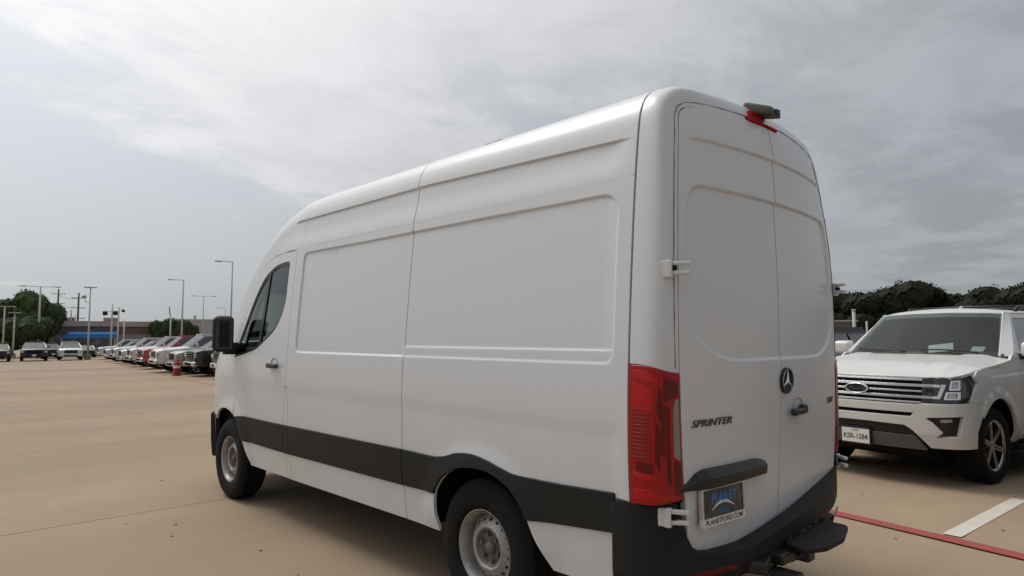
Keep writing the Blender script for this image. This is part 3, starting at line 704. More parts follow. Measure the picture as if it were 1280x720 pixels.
# number plate in its dealer frame
py = .585; pz = .768; px_ = float(RX(py, pz))
tx = Vector((float(RX(.44, pz)-RX(.74, pz)), .44-.74, 0)).normalized(); upv = Vector((.03, 0, 1)).normalized()
nrm = tx.cross(upv); 
if nrm.x > 0: nrm = -nrm
PC = Vector((px_, py, pz))+nrm*.022
def pl(a, b, c=0): return PC+tx*a+upv*b+nrm*c
def plate_box(name, a0, a1, b0, b1, c0, c1, mat, par):
    V = [pl(a, b, c) for c in (c0, c1) for a, b in ((a0, b0), (a1, b0), (a1, b1), (a0, b1))]
    return mesh_obj(name, V, [(3, 2, 1, 0), (4, 5, 6, 7), (0, 1, 5, 4), (1, 2, 6, 5), (2, 3, 7, 6), (3, 0, 4, 7)], mat, par)
PLB = pmat('dealer_plate_print', (.02, .025, .025), .35, noise=.5, nscale=9, col2=(.09, .11, .11))
plate = plate_box('licence_plate', -.152, .152, -.078, .078, -.012, .0, PLB, van)
for q in ((-.162, .162, .070, .084), (-.162, -.150, -.052, .070), (.150, .162, -.052, .070)): plate_box('plate_frame', *q, -.012, .006, CHROME if q[0] < -.155 and q[1] < 0 else SATIN, plate)
plate_box('plate_frame', -.162, .162, -.086, -.052, -.012, .006, WHITEP, plate)
MM = lambda a, b, c: Matrix(((tx.x, upv.x, nrm.x, pl(a, b, c).x), (tx.y, upv.y, nrm.y, pl(a, b, c).y), (tx.z, upv.z, nrm.z, pl(a, b, c).z), (0, 0, 0, 1)))
text_mesh('plate_lettering', 'PLANETFORD.COM', .030, MM(0, -.069, .0065), PLGREY, plate, extrude=.0006, bold=.0006, sx=1.08)
text_mesh('plate_lettering', 'PLANET', .056, MM(.005, .026, .001), BLUE, plate, extrude=.0008, bold=.0012, shear=.15, sx=.95)
text_mesh('plate_lettering', 'FORD', .022, MM(.012, -.034, .001), BLUE, plate, extrude=.0008, sx=1.2)
V = []; F = []
for i in range(17):
    t = i/16; a = -.085+.17*t; b = -.022+.034*math.sin(math.pi*t); V += [pl(a, b-.010*math.sin(math.pi*t), .001), pl(a, b+.004, .001), pl(a, b+.004, .0002)]
for i in range(16): F += [(3*i, 3*i+3, 3*i+4, 3*i+1)]
mesh_obj('plate_swoosh', V, F, WHITEP, plate)
# badges
BADG = pmat('badge_dark_chrome', (.11, .11, .115), .28, metal=.8)
def on_door(y, z, off=.002):
    x = float(Rr(np.array([y]), np.array([z]))[0, 0]); t = Vector((float(RX(y-.05, z)-RX(y+.05, z)), -.1, 0)).normalized()
    u = Vector((float(RX(y, z+.05)-RX(y, z-.05)), 0, .1)).normalized(); n = t.cross(u); n = n if n.x < 0 else -n
    p = Vector((x, y, z))+n*off
    return Matrix(((t.x, u.x, n.x, p.x), (t.y, u.y, n.y, p.y), (t.z, u.z, n.z, p.z), (0, 0, 0, 1)))
text_mesh('badge_lettering', 'SPRINTER', .045, on_door(.650, 1.127, .004), BADG, doorL, extrude=.002, shear=.30, bold=.0002, sx=1.46, spacing=1.02)
text_mesh('model_badge', '2500', .045, on_door(-.70, 1.135, .001), BADG, doorR, extrude=.0025, shear=.28, bold=.001, sx=1.3)
# round star emblem straddling the middle of the doors
MS = on_door(-.012, 1.283, .004)
Vr, Fr = lathe([(.0, .004), (.052, .004), (.056, .010), (.062, .012), (.066, .008), (.066, -.008)], 40, 'Z')
em = mesh_obj('emblem', [MS @ Vector(v) for v in Vr], Fr, BLKP2, van, smooth=False)
Vr, Fr = lathe([(.0555, .006), (.0565, .014), (.0605, .014), (.0615, .006)], 40, 'Z'); mesh_obj('emblem_ring', [MS @ Vector(v) for v in Vr], Fr, CHROME, em)
V = []; F = []
for k in range(3):
    a = R(90+120*k); d_ = Vector((math.cos(a), math.sin(a), 0)); n_ = Vector((-d_.y, d_.x, 0)); b = len(V)
    V += [MS @ (d_*.057+Vector((0, 0, .010))), MS @ (n_*.011-d_*.006+Vector((0, 0, .007))), MS @ Vector((0, 0, .017)), MS @ (-n_*.011-d_*.006+Vector((0, 0, .007)))]
    F += [(b, b+2, b+1), (b, b+3, b+2)]
mesh_obj('emblem_star', V, F, CHROME, em)
# rear door handle
MH = on_door(-.150, 1.128, 0)
def hb(name, c, s_, mat, par, bev=.01, rz=0):
    bm = bmesh.new(); bmesh.ops.create_cube(bm, size=1); bmesh.ops.scale(bm, vec=s_, verts=bm.verts); bmesh.ops.bevel(bm, geom=bm.edges[:], offset=bev, segments=3, affect='EDGES', profile=.5)
    bmesh.ops.transform(bm, matrix=MH @ Matrix.Translation(c) @ Matrix.Rotation(rz, 4, 'Z'), verts=bm.verts); return bm_obj(name, bm, mat, par, smooth=True)
Vr, Fr = lathe([(0, -.008), (.040, -.006), (.052, .001), (.055, .004), (.058, .001), (.058, -.004)], 28, 'Z')
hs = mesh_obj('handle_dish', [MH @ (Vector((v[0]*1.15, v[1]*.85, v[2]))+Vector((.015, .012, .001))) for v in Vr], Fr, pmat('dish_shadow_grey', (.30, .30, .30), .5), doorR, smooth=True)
hb('door_handle', (-.03, -.008, .028), (.15, .036, .030), BLKP2, doorR, .013)
hb('door_handle', (.045, .0, .022), (.055, .050, .036), BLKP2, doorR, .015)
# third brake light and camera pod on the roof edge
xk = .075; 
tb = patch('high_brake_light', rounded([(-.07, -.025), (.24, -.025), (.24, .025), (-.07, .025)], .015), lambda a, b: np.stack([.052+.09*(np.abs(a)/.85)**2+.35*b+0*a, a, 2.618-.05*np.abs(a-.05)**1.5-.0*b+.38*b], -1), out=(-1, 0, .5), h=.05, mat=REDL, parent=van, lip=.03, rnd=.006)
V = []
pod = [  # x (fore-aft), y, z : a wedge-like hood
 (-.020, .130, 2.630), (-.020, .020, 2.630), (-.010, .025, 2.680), (-.010, .125, 2.682),
 (.15, .175, 2.668), (.15, .01, 2.668), (.12, .03, 2.728), (.12, .16, 2.728)]
bm = bmesh.new(); vs = [bm.verts.new(v) for v in pod]
for f in ((0, 1, 2, 3), (7, 6, 5, 4), (0, 4, 5, 1), (1, 5, 6, 2), (2, 6, 7, 3), (3, 7, 4, 0)): bm.faces.new([vs[i] for i in f])
bmesh.ops.recalc_face_normals(bm, faces=bm.faces); bmesh.ops.bevel(bm, geom=bm.edges[:], offset=.018, segments=3, affect='EDGES', profile=.6)
podo = bm_obj('camera_pod', bm, pmat('pod_olive_plastic', (.06, .06, .045), .45), van, smooth=True)
box('pod_base', (.095, .12, 2.640), (.07, .17, .05), REDL, van, bev=.012)
box('camera_lens', (-.020, .07, 2.655), (.012, .04, .03), BLKP2, podo, bev=.003)
# roof fan cover
bm = bmesh.new(); add_box(bm, None, (.17, .20, .045), bev=.015); bmesh.ops.transform(bm, matrix=Matrix.Translation((1.59, .50, 2.728)), verts=bm.verts); bm_obj('roof_vent', bm, BLKP2, van)
# mirrors, handles
for sd in (1, -1):
    bm = bmesh.new(); bmesh.ops.create_cube(bm, size=1, matrix=Matrix.Diagonal((.125, .195, .35, 1))); 
    for v in bm.verts:
        if v.co.x > 0: v.co.y *= .86; v.co.z *= .90
    bmesh.ops.bevel(bm, geom=bm.edges[:], offset=.055, segments=5, affect='EDGES', profile=.5)
    bmesh.ops.transform(bm, matrix=Matrix.Translation((4.80, 1.085*sd, 1.535)) @ Matrix.Rotation(R(-8)*sd, 4, 'Z'), verts=bm.verts)
    mh = bm_obj('mirror_housing', bm, BLKP, van, smooth=True)
    bm = bmesh.new(); bmesh.ops.create_cube(bm, size=1, matrix=Matrix.Diagonal((.008, .150, .29, 1))); bmesh.ops.bevel(bm, geom=bm.edges[:], offset=.0035, segments=1, affect='EDGES')
    bmesh.ops.transform(bm, matrix=Matrix.Translation((4.742, 1.090*sd, 1.540)) @ Matrix.Rotation(R(-8)*sd, 4, 'Z'), verts=bm.verts); bm_obj('mirror_glass', bm, pmat('mirror_silver', (.03, .032, .033), .25, spec=.6), mh)
    bm = bmesh.new(); bmesh.ops.create_cube(bm, size=1, matrix=Matrix.Diagonal((.15, .20, .11, 1))); bmesh.ops.bevel(bm, geom=bm.edges[:], offset=.03, segments=3, affect='EDGES')
    bmesh.ops.transform(bm, matrix=Matrix.Translation((4.82, .99*sd, 1.40)), verts=bm.verts); bm_obj('mirror_arm', bm, BLKP, mh, smooth=True)
    yh = float(S(np.array([3.88]), np.array([1.268]))[0, 1])
    h1 = box('door_handle', (3.865, (yh+.030)*sd, 1.268), (.20, .026, .040), BLKP2, van, bev=.012, smooth=True)
    Vr, Fr = lathe([(0, -.006), (.040, -.004), (.050, .002), (.054, .002), (.056, -.003)], 24, 'Y')
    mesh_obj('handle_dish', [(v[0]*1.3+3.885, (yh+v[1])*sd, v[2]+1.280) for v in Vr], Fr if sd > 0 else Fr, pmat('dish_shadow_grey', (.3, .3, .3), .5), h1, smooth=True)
# wheels
def rim_fn(prof):
    r_ = [p[0] for p in prof]; d_ = [p[1] for p in prof]
    def fn(u, v): rr = np.hypot(u, v); return np.stack([u, np.interp(rr, r_, d_), v], -1)
    return fn
def circ(r, n=24, c=(0, 0)): return [(c[0]+r*math.cos(2*math.pi*i/n), c[1]+r*math.sin(2*math.pi*i/n)) for i in range(n)]
def steel_wheel(rad, wd_):
    """returns list of (name, mesh objects builder data) at the origin, outer face towards +y"""
    t = bpy.data.objects.new('wheel', None); t.empty_display_size = .1; COL.objects.link(t)
    hw = wd_/2; pr = [(.205, -.02), (.212, .0), (.235, .012), (rad-.06, .014), (rad-.03, .004), (rad-.012, -.012)]
    ti = list(pr); g = []
    for k in range(5):
        y0 = -.02-(wd_-.05)*k/5; y1 = -.02-(wd_-.05)*(k+1)/5
        ti += [(rad, y0-.003), (rad, y1+.006), (rad-.009, y1+.004), (rad-.009, y1-.001)]
    ti += [(rad-.012, -wd_+.02), (rad-.04, -wd_), (.235, -wd_), (.20, -wd_+.03)]
    V, F = lathe(ti, 64, 'Y'); ty = mesh_obj('tyre', V, F, RUBBER, t, smooth=False)
    me = ty.data; me.polygons.foreach_set('use_smooth', [p % (len(ti)-1) < 5 for p in range(len(me.polygons))])
    V, F = lathe([(.196, -.030), (.203, -.004), (.208, -.001), (.213, -.006), (.213, -.02)], 48, 'Y'); mesh_obj('rim_flange', V, F, STEEL, t, smooth=True)
    V, F = lathe([(.198, -.006), (.190, -.012), (.186, -.05), (.183, -.12), (.175, -wd_+.02)], 48, 'Y'); mesh_obj('rim_barrel', V, F, STEEL, t, smooth=True)
    prof = [(0, -.062), (.088, -.060), (.096, -.040), (.104, -.028), (.112, -.025), (.122, -.029), (.135, -.044), (.172, -.070), (.186, -.088)]
    holes = [circ(.0125, 12, (.152*math.cos(2*math.pi*(k+.5)/18), .152*math.sin(2*math.pi*(k+.5)/18))) for k in range(18)]
    patch('rim_disc', circ(.1845, 56), rim_fn(prof), out=(0, 1, 0), h=.018, holes=holes+[circ(.099, 40)], mat=STEEL, parent=t, lip=.010, rnd=.002, edge_h=.02)
    hub = patch('hub_face', circ(.0985, 40), rim_fn(prof), out=(0, 1, 0), h=.02, mat=HUBM, parent=t, lip=0, edge_h=.02)
    V, F = lathe([(0, -.035), (.026, -.036), (.033, -.044), (.035, -.064)], 24, 'Y'); mesh_obj('hub_cap', V, F, HUBM, t, smooth=True)
    for k in range(6):
        a = 2*math.pi*k/6+.3; V, F = lathe([(0, -.038), (.009, -.038), (.011, -.041), (.011, -.062)], 6, 'Y')
        mesh_obj('wheel_nut', [(v[0]+.068*math.cos(a), v[1], v[2]+.068*math.sin(a)) for v in V], F, HUBM, t)
    V, F = lathe([(0, -.11), (.18, -.11), (.18, -.2)], 24, 'Y'); mesh_obj('brake_drum', V, F, DARK, t)
    return t
def copy_tree(o, parent=None):
    c = o.copy(); COL.objects.link(c)
    if parent is not None: c.parent = parent
    for ch in list(o.children): copy_tree(ch, c)
    return c
w0 = steel_wheel(.368, .225); w0.parent = van; w0.matrix_parent_inverse = Matrix.Translation((-2.9, 0, 0)); w0.location = (1.263, .952, .366)
for (x, y, rz, st) in ((4.895, .958, 0, R(0)), (1.263, -.952, math.pi, 0), (4.895, -.958, math.pi, 0)):
    w = copy_tree(w0, van); w.matrix_parent_inverse = Matrix.Translation((-2.9, 0, 0)); w.location = (x, y, .366); w.rotation_euler = (0, .4, rz+st)
# underside, wheel wells, axles
def prism(name, poly, y0, y1, mat, parent):
    n = len(poly); V = [(x, y0, z) for x, z in poly]+[(x, y1, z) for x, z in poly]
    F = [tuple(range(n))[::-1], tuple(range(n, 2*n))]+[(i, (i+1) % n, n+(i+1) % n, n+i) for i in range(n)]
    bm = bmesh.new(); me = bpy.data.meshes.new('t'); me.from_pydata(V, [], F); bm.from_mesh(me); bmesh.ops.recalc_face_normals(bm, faces=bm.faces); bpy.data.meshes.remove(me)
    return bm_obj(name, bm, mat, parent)
prism('underbody', [(.40, .40), (.70, .40), (.80, .92), (1.72, .92), (1.74, .40), (4.38, .36), (4.44, .92), (4.44, .98), (.40, .98)], -.915, .915, DARK, van)
prism('underbody', [(4.45, .40), (5.66, .40), (5.62, .98), (4.45, .98)], -.66, .66, DARK, van)
prism('wheel_well_roof', [(4.45, .90), (5.36, .90), (5.36, .98), (4.45, .98)], -.90, .90, DARK, van)
prism('inner_floor', [(.5, .42), (.66, .42), (.72, .84), (1.80, .84), (1.78, .42), (3.65, .42), (3.65, .98), (.5, .98)], -.60, .60, DARK, van)
box('rear_axle', (1.263, 0, .36), (.11, 1.5, .11), DARK, van, bev=.03)
box('front_axle', (4.895, 0, .34), (.11, 1.5, .09), DARK, van, bev=.03)
box('rear_differential', (1.263, 0, .36), (.26, .28, .26), DARK, van, bev=.08)
tube('drive_shaft', [(1.3, 0, .38), (4.3, 0, .50)], .05, DARK, van)
for q in (.42, -.42): box('chassis_rail', (2.6, q, .42), (4.6, .09, .12), DARK, van)
# dark block added to stop light in the load bay, doubling as bulkhead
prism('load_bay_light_block', [(.34, .95), (3.50, .95), (3.50, 2.55), (.34, 2.55)], -.80, .80, DARK, van)
# cab inside
for sd in (1, -1):
    st = box('seat', (4.02, .45*sd, 1.02), (.50, .48, .20), SEAT, van, bev=.05, smooth=True)
    box('seat_back', (3.80, .45*sd, 1.40), (.16, .48, .70), SEAT, st, bev=.06, rot=(0, R(-10), 0), smooth=True)
    box('headrest', (3.745, .45*sd, 1.88), (.11, .27, .21), SEAT, st, bev=.045, rot=(0, R(-8), 0), smooth=True)
box('cab_floor', (4.45, 0, .72), (1.6, 1.7, .06), DARK, van)
box('dashboard', (5.0, 0, 1.22), (.42, 1.66, .36), SEAT, van, bev=.06, smooth=True)
box('cab_rear_panel', (3.60, 0, 1.55), (.03, 1.66, 1.5), SEAT, van)
box('headliner', (4.0, 0, 2.27), (.80, 1.50, .03), SEAT, van)
Vr, Fr = lathe([(.19, -.012), (.205, .0), (.19, .012), (.175, 0), (.19, -.012)], 32, 'X')
mesh_obj('steering_wheel', [Matrix.Translation((4.62, .45, 1.36)) @ Matrix.Rotation(R(25), 4, 'Y') @ Vector(v) for v in Vr], Fr, BLKP2, van, smooth=True)
# trailer hitch step
hitch = box('hitch_receiver', (.12, 0, .45), (.42, .08, .08), BLKP2, van, bev=.01)
box('hitch_crossbar', (.16, .05, .43), (.10, 1.25, .09), BLKP2, van, bev=.02)
def slab(name, poly, z0, z1, mat, parent, bev=.008):
    n = len(poly); bm = bmesh.new(); a = [bm.verts.new((x, y, z0)) for x, y in poly]; b = [bm.verts.new((x, y, z1)) for x, y in poly]
    bm.faces.new(a[::-1]); bm.faces.new(b)
    for i in range(n): bm.faces.new((a[i], a[(i+1) % n], b[(i+1) % n], b[i]))
    bmesh.ops.recalc_face_normals(bm, faces=bm.faces)
    bmesh.ops.bevel(bm, geom=bm.edges[:], offset=bev, segments=2, affect='EDGES', profile=.5); return bm_obj(name, bm, mat, parent)
slab('hitch_step', rounded([(-.03, -.35), (-.14, -.34), (-.205, -.10), (-.20, .10), (-.14, .22), (-.03, .18)], .03), .503, .530, BLKP, van)
box('step_bracket', (-.03, .22, .478), (.10, .16, .05), BLKP2, van, bev=.01)
box('step_bracket', (.03, .34, .465), (.14, .22, .06), BLKP2, van, bev=.012, rot=(0, 0, .3))
tube('step_strut', [(-.12, .10, .50), (-.06, .16, .455), (.03, .20, .42)], .016, BLKP2, van)
box('hitch_ball_mount', (-.08, .30, .425), (.16, .07, .035), BLKP2, van, bev=.008)
# ================================================================ big white SUV beside the van (front-left corner towards us)
TIREM = RUBBER
def alloy_wheel(name, rad, wd_, parent, loc, side, spokes=6, rimr=.72, mat=None, simple=False, twin=True):
    t = bpy.data.objects.new(name, None); t.empty_display_size = .1; COL.objects.link(t); t.parent = parent; t.location = loc
    mat = mat or SATIN; sg = 1 if side > 0 else -1; rr = rad*rimr; n = 20 if simple else 56
    ti = [(rr-.004, -.03), (rr, 0), (rr+.02, .012), (rad-.035, .012), (rad-.012, -.006), (rad, -.03), (rad, -wd_+.03), (rad-.03, -wd_), (rr, -wd_)]
    def put(nm, V, F, m, smooth=True):
        return mesh_obj(nm, [(v[1]*sg, v[0], v[2]) for v in V], F, m, t, smooth=smooth)
    V, F = lathe(ti, n, 'Y'); put('tyre', V, F, RUBBER)
    V, F = lathe([(rr-.022, -.02), (rr-.008, .002), (rr+.002, .002), (rr+.004, -.01)], n, 'Y'); put('rim', V, F, mat)
    V, F = lathe([(0, -.075), (rr*.7, -.085), (rr-.01, -.10), (rr-.01, -.02)], n, 'Y'); put('brake_disc', V, F, DARK)
    bm = bmesh.new()
    for k in range(spokes):
        for d in ((-.16, .16) if twin else (0,)):
            a = 2*math.pi*k/spokes+.3; w = .020 if twin else .045
            b2 = bmesh.new(); bmesh.ops.create_cube(b2, size=1)
            for v in b2.verts:
                o_ = v.co.x > 0; v.co = Vector(((rr-.012) if o_ else .03, (-.008 if o_ else -.028)+(0 if v.co.y > 0 else -.03), v.co.z*2*w*(.9 if o_ else 1.1)*.5+(d*.33*rr if o_ else d*.10)))
            bmesh.ops.transform(b2, matrix=Matrix.Rotation(a, 4, 'Y'), verts=b2.verts)
            me = bpy.data.meshes.new('t'); b2.to_mesh(me); b2.free(); bm.from_mesh(me); bpy.data.meshes.remove(me)
    for v in bm.verts: v.co = Vector((v.co.y*sg, v.co.x, v.co.z))
    bmesh.ops.recalc_face_normals(bm, faces=bm.faces); bm_obj('spokes', bm, mat, t)
    V, F = lathe([(0, -.018), (.03, -.018), (.045, -.03), (.06, -.06)], 16, 'Y'); put('hub_cap', V, F, mat)
    return t
TH = -.166
suv = thing('large_suv', 'white full-size SUV parked nose-out beside the van, chrome slatted grille', 'suv', (1.229, -4.507, -.07), math.pi+TH)
FP = smo([(0, 0), (.3, .010), (.55, .040), (.75, .085), (.88, .165), (.955, .27), (.99, .40), (1.0, .56)], 8); FPx = np.array(FP); FPs = np.concatenate([[0], np.cumsum(np.hypot(*(FPx[1:]-FPx[:-1]).T))])
def sl_(l): return float(np.sign(l)*np.interp(abs(l), FPx[:, 0], FPs))
def fas(s, z):
    s, z = np.broadcast_arrays(np.asarray(s, float), np.asarray(z, float)); q = np.abs(s); l = np.interp(q, FPs, FPx[:, 0]); b = np.interp(q, FPs, FPx[:, 1])
    b = b+.22*np.clip(z-.86, 0, 1)*(1-.6*sm((q-.9)/.3))+.25*np.clip(.58-z, 0, 1)
    l = l*(1-.05*sm((z-.9)/.3)*sm((q-.8)/.3)); return np.stack([l*np.sign(s), b, z], -1)
def LS(pts, two=False): return [(sl_(a), b) for a, b in pts]
SB = lambda b: float(np.interp(b, FPx[:, 1], FPs)); G0 = sl_(.64); 
fout = (0, -1, 0)
def sym(right): return right+[(-a, b) for a, b in right[::-1]]
# white bumper/fascia skin with its openings
arch_s = [(FPs[-1]-.16, .43), (FPs[-1]-.10, .60), (FPs[-1]-.005, .72)]
fo = sym([(sl_(.12), .660), (sl_(.48), .650), (sl_(.56), .600), (sl_(.70), .43)]+arch_s+[(FPs[-1], .88), (sl_(.985), .885), (sl_(.97), .885), (sl_(.64), .880), (sl_(.60), .868)])
patch('front_fascia', fo, fas, out=fout, h=.05, holes=[rounded(sym([(sl_(.54), .735), (sl_(.58), .785)]), .01), rounded(LS([(.665, .725), (.70, .742), (.955, .765), (.925, .545), (.74, .53), (.81, .59), (.73, .685)]), .012), rounded([(-a, b) for a, b in LS([(.665, .725), (.70, .742), (.955, .765), (.925, .545), (.74, .53), (.81, .59), (.73, .685)])], .012)], mat=CARW, parent=suv, lip=.05, rnd=.006, edge_h=.025)
patch('lower_grille_backing', sym([(sl_(.62), .42), (sl_(.62), .80)]), fas, out=fout, h=.08, mat=DARK, parent=suv, lip=0, off=-.05)
SKID = pmat('skid_grey_plastic', (.085, .082, .078), .5)
patch('skid_plate', rounded(sym([(sl_(.66), .395), (sl_(.57), .535), (sl_(.20), .535), (0.001, .535)]), .01), fas, out=fout, h=.06, mat=SKID, parent=suv, lip=.05, off=-.012)
patch('air_intake', sym([(sl_(.60), .53), (sl_(.56), .66), (.001, .68)]), fas, out=fout, h=.06, mat=BLKP2, parent=suv, lip=0, off=-.035)
for sd in (1, -1):
    q = lambda P: [(a*sd, b) for a, b in P]
    patch('fog_lamp_recess', q(LS([(.65, .50), (.97, .50), (.97, .78), (.65, .78)])), fas, out=fout, h=.08, mat=BLKP2, parent=suv, lip=0, off=-.045)
    patch('fog_lamp', rounded(q(LS([(.80, .69), (.89, .70), (.89, .725), (.80, .72)])), .006), fas, out=fout, h=.08, mat=LAMPC, parent=suv, lip=.01, off=-.035)
    # headlamp: black housing under a clear cover with two bright square rings
    hl = patch('headlight', rounded(q(LS([(.645, .895), (.962, .897)])+[(SB(.50), 1.085), (SB(.44), 1.146)]+LS([(.64, 1.143)])), .012), fas, out=fout, h=.04, mat=pmat('headlamp_black', (.018, .018, .02), .12, coat=1), parent=suv, lip=.03, off=.002, edge_h=.025)
    for nm, A in (('upper', [(.862, 1.020), (.935, 1.022), (.945, 1.118), (.875, 1.115)]), ('lower', [(.825, .925), (.93, .928), (.935, 1.002), (.84, 1.0)])):
        c_ = np.mean(A, 0); inn_ = [tuple(c_+(np.array(p)-c_)*.70) for p in A]
        patch('running_light', rounded(q(LS(A)), .008), fas, out=fout, h=.03, holes=[rounded(q(LS(inn_)), .006)], mat=pmat('lamp_white', (.75, .78, .80), .25, coat=1), parent=hl, lip=.012, off=.010, edge_h=.012)
        patch('projector_lens', rounded(q(LS([tuple(c_+(np.array(p)-c_)*.55) for p in A])), .01), fas, out=fout, h=.03, mat=LAMPC, parent=hl, lip=.006, off=.006)
# grille
patch('grille', sym([(sl_(.655), .885), (sl_(.655), 1.142)]), fas, out=fout, h=.07, mat=DARK, parent=suv, lip=0, off=-.03)
BARS = [(1.119, .012, CHROME), (1.062, .022, CHROME), (1.003, .012, CHROME), (.944, .020, CHROME), (.890, .012, SATIN)]
for z, w, m in BARS:
    e = .64 if w < .015 else .79
    patch('grille_bar', rounded(sym([(sl_(e), z-w/2-.002), (sl_(e), z+w/2)]), .004), fas, out=fout, h=.06, mat=m, parent=suv, lip=.008, off=.006, rnd=.003, edge_h=.03)
for sd in (1, -1):
    patch('grille_end', rounded([(a*sd, b) for a, b in LS([(.77, .932), (.795, .932), (.835, 1.074), (.805, 1.074)])], .004), fas, out=fout, h=.03, mat=CHROME, parent=suv, lip=.02, off=.006, rnd=.004)
    M_ = fas(np.array([sl_(.71)*sd]), np.array([1.003]))[0]
    Vr, Fr = lathe([(0, -.004), (.030, -.004), (.034, -.010), (.038, .01)], 20, 'Y'); mesh_obj('camera_port', [(v[0]+M_[0], v[1]+M_[1]-.004, v[2]+M_[2]) for v in Vr], Fr, BLKP2, suv, smooth=True)
# oval badge with its script
OVB = pmat('badge_blue_black', (.012, .018, .035), .25, coat=1)
oc = fas(np.array([0.]), np.array([1.003]))[0]
Vr, Fr = lathe([(0, -.030), (.085, -.030), (.100, -.026), (.100, .0)], 40, 'Y'); ob = mesh_obj('oval_badge', [(v[0]*1.20+oc[0], v[1]+oc[1], v[2]*.50+oc[2]) for v in Vr], Fr, OVB, suv)
Vr, Fr = lathe([(.093, -.030), (.097, -.036), (.106, -.036), (.112, -.022), (.112, 0)], 40, 'Y'); mesh_obj('badge_rim', [(v[0]*1.20+oc[0], v[1]+oc[1], v[2]*.50*1.02+oc[2]) for v in Vr], Fr, CHROME, ob, smooth=True)
MB_ = Matrix(((1, 0, 0, oc[0]), (0, 0, -1, oc[1]-.0305), (0, 1, 0, oc[2]), (0, 0, 0, 1)))
text_mesh('badge_script', 'Ford', .062, MB_, CHROME, ob, extrude=.002, shear=.4, sx=1.5)
# plate
pb = fas(np.array([-.03]), np.array([.475]))[0]
pb = Vector((-.03, pb[1]-.012, .480))
box('plate_holder', (pb.x, pb.y+.010, pb.z), (.335, .03, .19), BLKP2, suv, bev=.006)
pls = box('licence_plate', (pb.x, pb.y-.008, pb.z), (.305, .004, .152), WHITEP, suv)
MP = lambda z: Matrix(((1, 0, 0, pb.x), (0, 0, -1, pb.y-.0105), (0, 1, 0, pb.z+z), (0, 0, 0, 1)))
text_mesh('plate_lettering', 'KSR-1284', .078, MP(-.012), PLGREY, pls, extrude=.0006, bold=.0016, sx=.86)
text_mesh('plate_lettering', 'TEXAS', .024, MP(.056), PLGREY, pls, extrude=.0006, bold=.0005)
# hood
def hood(l, b):
    l, b = np.broadcast_arrays(np.asarray(l, float), np.asarray(b, float)); t = np.clip(b/1.5, 0, 1)
    z = 1.150+.085*sm(t*2.2)*1.0+.135*t; z = z-.03*sm((.10-b)/.10)
    ed = np.abs(l)/(.98); z = z-.035*ed**2-.07*np.clip(ed-.80, 0, 1)**1.4*3
    z = z+.016*sm((np.abs(l)-.50)/.05)*sm((.80-np.abs(l))/.06)*sm((b-.15)/.3)
    return np.stack([l, b, z], -1)
fb = lambda l: float(np.interp(abs(l), FPx[:, 0], FPx[:, 1]))+.062
hp = [(l, fb(l)+.004) for l in np.linspace(0, .86, 10)]
hoodo = hp+[(.925, .34), (.955, .44), (.972, .60), (.984, .80), (.984, 1.1), (.968, 1.45)]+[(l, 1.55-.12*(l/.9)**2*0-.10*(1-(l/.93)**2)*-1-.10) for l in (.8, .5, .2)]
hoodo = hoodo+[(-a, b) for a, b in hoodo[::-1]]
hoodo = [p for i, p in enumerate(hoodo) if i == 0 or abs(p[0]-hoodo[i-1][0])+abs(p[1]-hoodo[i-1][1]) > 1e-4]
hoodo = hoodo[:-1] if abs(hoodo[0][0]-hoodo[-1][0]) < 1e-4 else hoodo
patch('hood', hoodo, hood, out=(0, 0, 1), h=.05, mat=CARW, parent=suv, lip=.03, rnd=.01, edge_h=.03)
# body side
SZ = [.40, .55, .8, 1.0, 1.15, 1.3, 1.38]; SL = [.955, .985, 1.003, 1.006, 1.0, .975, .955]
_sp = np.polyfit(SZ, SL, 4)
def side(b, z):
    b, z = np.broadcast_arrays(np.asarray(b, float), np.asarray(z, float)); l = np.polyval(_sp, z)
    l = l-.35*np.clip(.62-b, 0, 1)**2-.02*np.clip(b-4.6, 0, 2)**1.5-.0*b
    l = l+.012*sm((z-(1.130+.025*(b-.5)*.8)+.006)/.014)*sm((1.35-z)/.2)*sm((b-.75)/.3)*-1
    for c in (.965, 4.075):
        r = np.hypot(b-c, z-.41); l = l+.016*sm((.60-r)/.05)*sm((z-.42)/.1)
    l = l-.02*np.clip((.45-z)/.1, 0, 1)
    return np.stack([l, b, z], -1)
def arc(cx, cz, r, a0, a1, n): return [(cx+r*math.cos(R(a0+(a1-a0)*i/n)), cz+r*1.02*math.sin(R(a0+(a1-a0)*i/n))) for i in range(n+1)]
AF = arc(.965, .43, .475, 182, -4, 18); AR = arc(4.075, .43, .475, 184, -2, 18)
fe = dict(h=.06, parent=suv, mirror='x', mat=CARW, out=(1, 0, 0), edge_h=.03, lip=.03, feats=[lambda P: P[:, 1]-(1.130+.025*(P[:, 0]-.5)*.8)], band=.02, hf=.012)
patch('front_wing', [(.565, .73)]+AF[6:]+[(1.50, .40), (1.62, .42), (1.62, 1.36), (1.52, 1.36)]+[(b_, float(hood(.982 if b_ > .7 else .965, b_)[2])-.008) for b_ in (1.42, 1.2, 1.0, .8, .65, .52)]+[(.450, 1.155), (.515, 1.085), (.40, .985), (.345, .892), (.565, .89)], side, **fe)
patch('front_door', [(1.625, .42), (2.72, .42), (2.72, 1.375), (1.64, 1.375)], side, **fe)
patch('rear_door', [(2.726, .42), (3.52, .42), (3.60, .60), (3.72, .80), (3.80, 1.0), (3.80, 1.375), (2.726, 1.375)], side, **fe)
patch('rear_quarter', [(3.526, .42)]+[(3.605, .60), (3.725, .82), (3.83, .89)]+AR[8:]+[(5.25, .45), (5.27, 1.375), (3.806, 1.375), (3.806, 1.0), (3.80, .93)], side, **fe)
